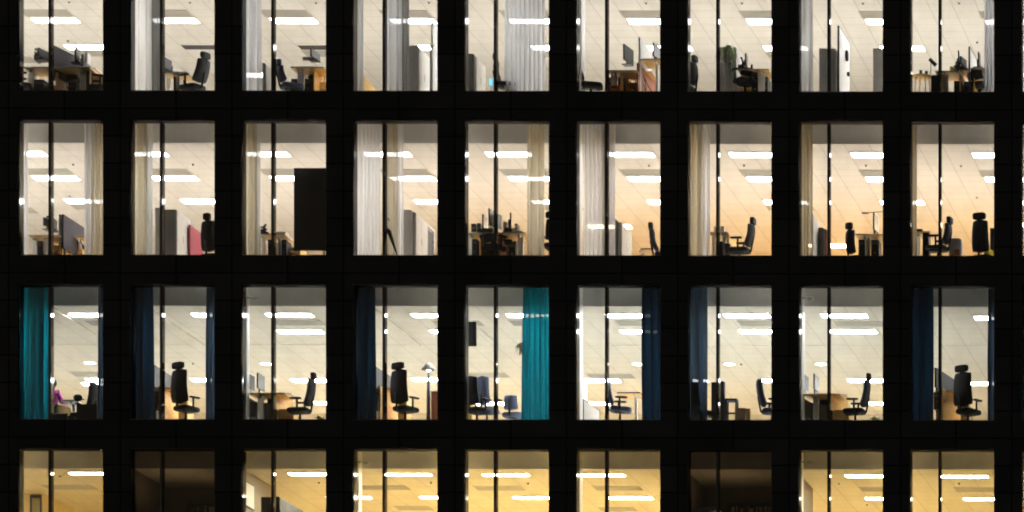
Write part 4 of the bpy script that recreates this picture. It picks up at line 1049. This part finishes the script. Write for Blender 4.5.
MB().add([(w, 0, hz), (w, .3, hz), (w + .1, .3, hz - .06), (w + .1, 0, hz - .06), (w + .002, 0, hz - .004), (w + .002, .3, hz - .004), (w + .1, .3, hz - .066), (w + .1, 0, hz - .066)], [(0,1,2,3),(4,7,6,5),(0,3,7,4),(1,5,6,2),(2,6,7,3)]).build('flap', 'card', o)
tag(o, f'brown cardboard box with a folded flap, {where(r,7)}', 'box')
o = empty('cardboard_box', (PX(748, .85), .85, zfl(r)), R(20)); hz = P(748, 408.5, .85).z - zfl(r)
MB().box(-.06, .06, 0, .2, 0, hz).build('body', 'card', o); MB().box(-.05, .05, .02, .18, hz + .001, hz + .006).build('lid', 'card', o); tag(o, f'narrow brown box tilted beside the larger one, {where(r,7)}', 'box')
chair(r, 7, 772, .8, 381, 410, 18, 'navy chair leaning back by the pier', 'navyfab', head=False, tilt=.2)

# seated person in the first window
def person(r, c, px, d, top):
    fz = zfl(r); X = PX(px, d); H = P(px, top, d).z - fz
    o = empty('person', (X, d, fz), R(75)); sh = H - 1.24
    J = {}; E = []; Rr = {}
    def j(n, p, rad, par=None): J[n] = Vector((p[0], p[1], p[2] + sh * (1 if p[2] > .4 else p[2] / .4))); Rr[n] = rad; E.append((par, n)) if par else None
    j('pel', (0, 0, .53), .125); j('bel', (.01, 0, .68), .12, 'pel'); j('che', (.03, 0, .85), .135, 'bel'); j('nek0', (.03, 0, .98), .07, 'che'); j('nek', (.045, 0, 1.05), .05, 'nek0')
    j('hd0', (.06, 0, 1.10), .07, 'nek'); j('hd', (.065, 0, 1.17), .085, 'hd0')
    for s_ in (-1, 1):
        n = 'LR'[s_ > 0]
        j(n+'sh', (.03, s_*.17, .95), .055, 'che'); j(n+'el', (.08, s_*.23, .70), .042, n+'sh'); j(n+'wr', (.30, s_*.17, .72), .028, n+'el'); j(n+'pa', (.37, s_*.155, .715), .03, n+'wr')
        for k in range(4):
            y = s_*.155 + (k - 1.5) * .019; L = (.06, .068, .064, .05)[k]
            j(f'{n}f{k}', (.41, y, .712), .009, n+'pa'); j(f'{n}g{k}', (.41 + L * .6, y, .705), .008, f'{n}f{k}'); j(f'{n}h{k}', (.41 + L, y, .69), .007, f'{n}g{k}')
        j(n+'t', (.375, s_*.155 - s_*.04, .708), .009, n+'pa'); j(n+'t2', (.405, s_*.155 - s_*.055, .70), .008, n+'t')
        j(n+'hip', (.05, s_*.1, .52), .085, 'pel'); j(n+'kn', (.46, s_*.13, .50), .06, n+'hip'); j(n+'an', (.44, s_*.13, .09), .04, n+'kn'); j(n+'to', (.58, s_*.14, .035), .034, n+'an')
    def skin(name, names, key, grow=0., parent=o):
        names = [n for n in names if n in J]; ix = {n: i for i, n in enumerate(names)}
        me = bpy.data.meshes.new(name); me.from_pydata([J[n] for n in names], [(ix[a], ix[b]) for a, b in E if a in ix and b in ix], [])
        ob = bpy.data.objects.new(name, me); COL.objects.link(ob); ob.parent = parent; me.materials.append(M[key])
        md = ob.modifiers.new('skin', 'SKIN'); md.use_smooth_shade = True
        for n, i in ix.items(): me.skin_vertices[0].data[i].radius = (Rr[n] + grow,) * 2
        me.skin_vertices[0].data[0].use_root = True
        ob.modifiers.new('sub', 'SUBSURF').levels = 2; ob.modifiers['sub'].render_levels = 2
        return ob
    body = skin('body', list(J), 'skin')
    skin('sweater', ['pel', 'bel', 'che', 'nek0', 'Lsh', 'Lel', 'Lwr', 'Rsh', 'Rel', 'Rwr'], 'magenta', .012)
    skin('trousers', ['pel', 'Lhip', 'Lkn', 'Lan', 'Rhip', 'Rkn', 'Ran'], 'denim', .014)
    hp = J['hd']
    MB().blob((hp.x - .02, 0, hp.z + .015), (.105, .098, .115), 1.).blob((hp.x - .07, 0, hp.z - .08), (.05, .085, .13), .9).build('hair', 'hair', o)
    f = MB().blob((hp.x + .085, 0, hp.z - .02), (.02, .013, .022), 1.); f.build('nose', 'skin', body)
    for s_ in (-1, 1):
        MB().blob((hp.x + .077, s_ * .032, hp.z + .005), (.012, .013, .009), 1.).build('eye', 'black', body)
    MB().blob((hp.x + .072, 0, hp.z - .055), (.012, .025, .006), 1.).build('mouth', 'redwood', body)
    return tag(o, f'seated person with dark hair in a magenta sweater, {where(r,c)}', 'person')
person(2, 1, 51.6, 1.5, 380.5)
chair(2, 1, 51.2, 1.42, 400, None, 75, 'black chair under the seated person', 'blackfab', head=False, arms=False, bw=.40, back_h=.34)

# ------------------------------------------------------------------ BOTTOM ROW
r = 3
post(r, 4, 356, 362, .46, 'white post carrying a small camera', True)
post(r, 6, 577, 582.5, .46, 'plain white post at the jamb')
post(r, 8, 800.5, 803.5, .46, 'slim white post carrying a small camera', True)
bx = pier(2) + .06
o = empty('wall_board', (bx, 1.0, P(250, 494, 1.2).z)); MB().box(.002, .03, 0, .85, -.30, .32).build('frame', 'dgrey', o); MB().box(.031, .036, .03, .82, -.27, .29).build('sheet', 'cab', o)
tag(o, f'white board hung on the side wall, {where(r,3)}', 'board')
cabinet(r, 3, 261, 271, 497, 1.0, .4, 'tall dark cupboard reaching near the ceiling', 'dgrey')
cabinet(r, 3, 275, 279, 496.5, .9, 2.0, 'long grey wall of cupboards below the vent', 'greyfab')
# glazed inner room corner of the first window
o = empty('glass_door', (PX(30.5, 4.5), 4.5, zfl(r))); w = PX(42, 4.5) - PX(30.5, 4.5)
MB().box(0, .04, -.05, -.002, 0, CEIL - .05).box(w - .04, w, -.05, -.002, 0, CEIL - .05).box(.04, w - .04, -.05, -.002, CEIL - .12, CEIL - .05).build('frame', 'dgrey', o)
MB().box(.041, w - .041, -.03, -.02, .01, CEIL - .121).build('pane', 'glass', o); tag(o, f'tall framed glass door on the inner wall, {where(r,1)}', 'door')
# shelves in the two dark rooms
for c in (2, 7):
    a = pier(c - 1)
    o = empty('bookshelf', (a + .7, 3.2, zfl(r))); w = 1.7; H = 2.55
    m = MB().box(0, .03, 0, .32, 0, H).box(w - .03, w, 0, .32, 0, H).box(.03, w - .03, .3, .32, 0, H)
    m.build('carcass', 'dgrey', o)
    rnd = random.Random(c)
    for k in range(8):
        s_ = MB().box(.031, w - .031, .01, .299, .02 + k * .355, .045 + k * .355).build('shelf', 'dgrey', o)
        if k == 7: continue
        x = .06; m = MB()
        while x < w - .12:
            bw = rnd.uniform(.03, .07); m.box(x, x + bw, .05, .26, .046 + k * .355, .046 + k * .355 + rnd.uniform(.22, .30), rnd.randrange(3)); x += bw + .003
        bk = m.build('books', ['dgrey', 'redwood', 'grey'], s_); bk['kind'] = 'stuff'
    tag(o, f'tall dark bookshelf full of files in the unlit room, {where(r, c)}', 'bookshelf')
o = MB().add([(-.5,-.3,0),(.5,-.3,.12),(.5,.3,.12),(-.5,.3,0),(-.5,-.3,.03),(.5,-.3,.15),(.5,.3,.15),(-.5,.3,.03)], [(0,3,2,1),(4,5,6,7),(0,1,5,4),(1,2,6,5),(2,3,7,6),(3,0,4,7)]).build('table', 'white', None, (PX(698, .9), .95, P(698, 511, .9).z - .08))
MB().box(-.03, .03, -.03, .03, -(P(698, 511, .9).z - .08 - zfl(r)), .05).build('leg', 'grey', o)
tag(o, f'tilted white tall table top in the unlit room, {where(r,7)}', 'table')

for c in (2, 7):  # unseen lamps added to put a faint glow on the dark rooms' ceilings
    o = empty('added_uplighter', (pier(c - 1) + 1.1, 1.5, zfl(3)))
    MB().lathe([(.14, 0), (.14, .02), (.02, .03)], n=24).build('base', 'dgrey', o)
    MB().tube([(0, 0, .03), (0, 0, 1.6)], .012).build('pole', 'dgrey', o)
    MB().lathe([(.03, 1.6), (.12, 1.74), (.115, 1.74), (.03, 1.612)], n=24).build('shade', 'dgrey', o)
    MB().blob((0, 0, 1.67), (.04, .04, .03), 1.).build('bulb', 'amber', o)
    tag(o, f'dim unseen lamp added in the unlit room, {where(3, c)}', 'floor lamp')
# ------------------------------------------------------------------ night light and render settings
wd = bpy.data.worlds.new('World'); SC.world = wd; wd.use_nodes = True; nt = wd.node_tree
sky = nt.nodes.new('ShaderNodeTexSky'); sky.sky_type = 'NISHITA'; sky.sun_disc = False; sky.sun_elevation = R(14); sky.sun_rotation = R(200)
bg = nt.nodes['Background']; nt.links.new(sky.outputs[0], bg.inputs['Color']); bg.inputs['Strength'].default_value = .0011
sl = bpy.data.lights.new('moon', 'SUN'); sl.energy = .005; sl.angle = R(.5); sl.color = (.85, .92, 1)
so = bpy.data.objects.new('moon', sl); COL.objects.link(so); so.rotation_euler = (R(60), 0, R(20))
SC.view_settings.view_transform = 'Standard'; SC.view_settings.look = 'None'; SC.view_settings.gamma = 1; SC.view_settings.exposure = 1.08
SC.cycles.max_bounces = 10; SC.cycles.diffuse_bounces = 6; SC.cycles.transparent_max_bounces = 16; SC.cycles.caustics_reflective = False; SC.cycles.caustics_refractive = False
SC.cycles.use_denoising = True; SC.cycles.filter_width = 2.0; SC.cycles.use_light_tree = True; SC.cycles.sample_clamp_indirect = 6
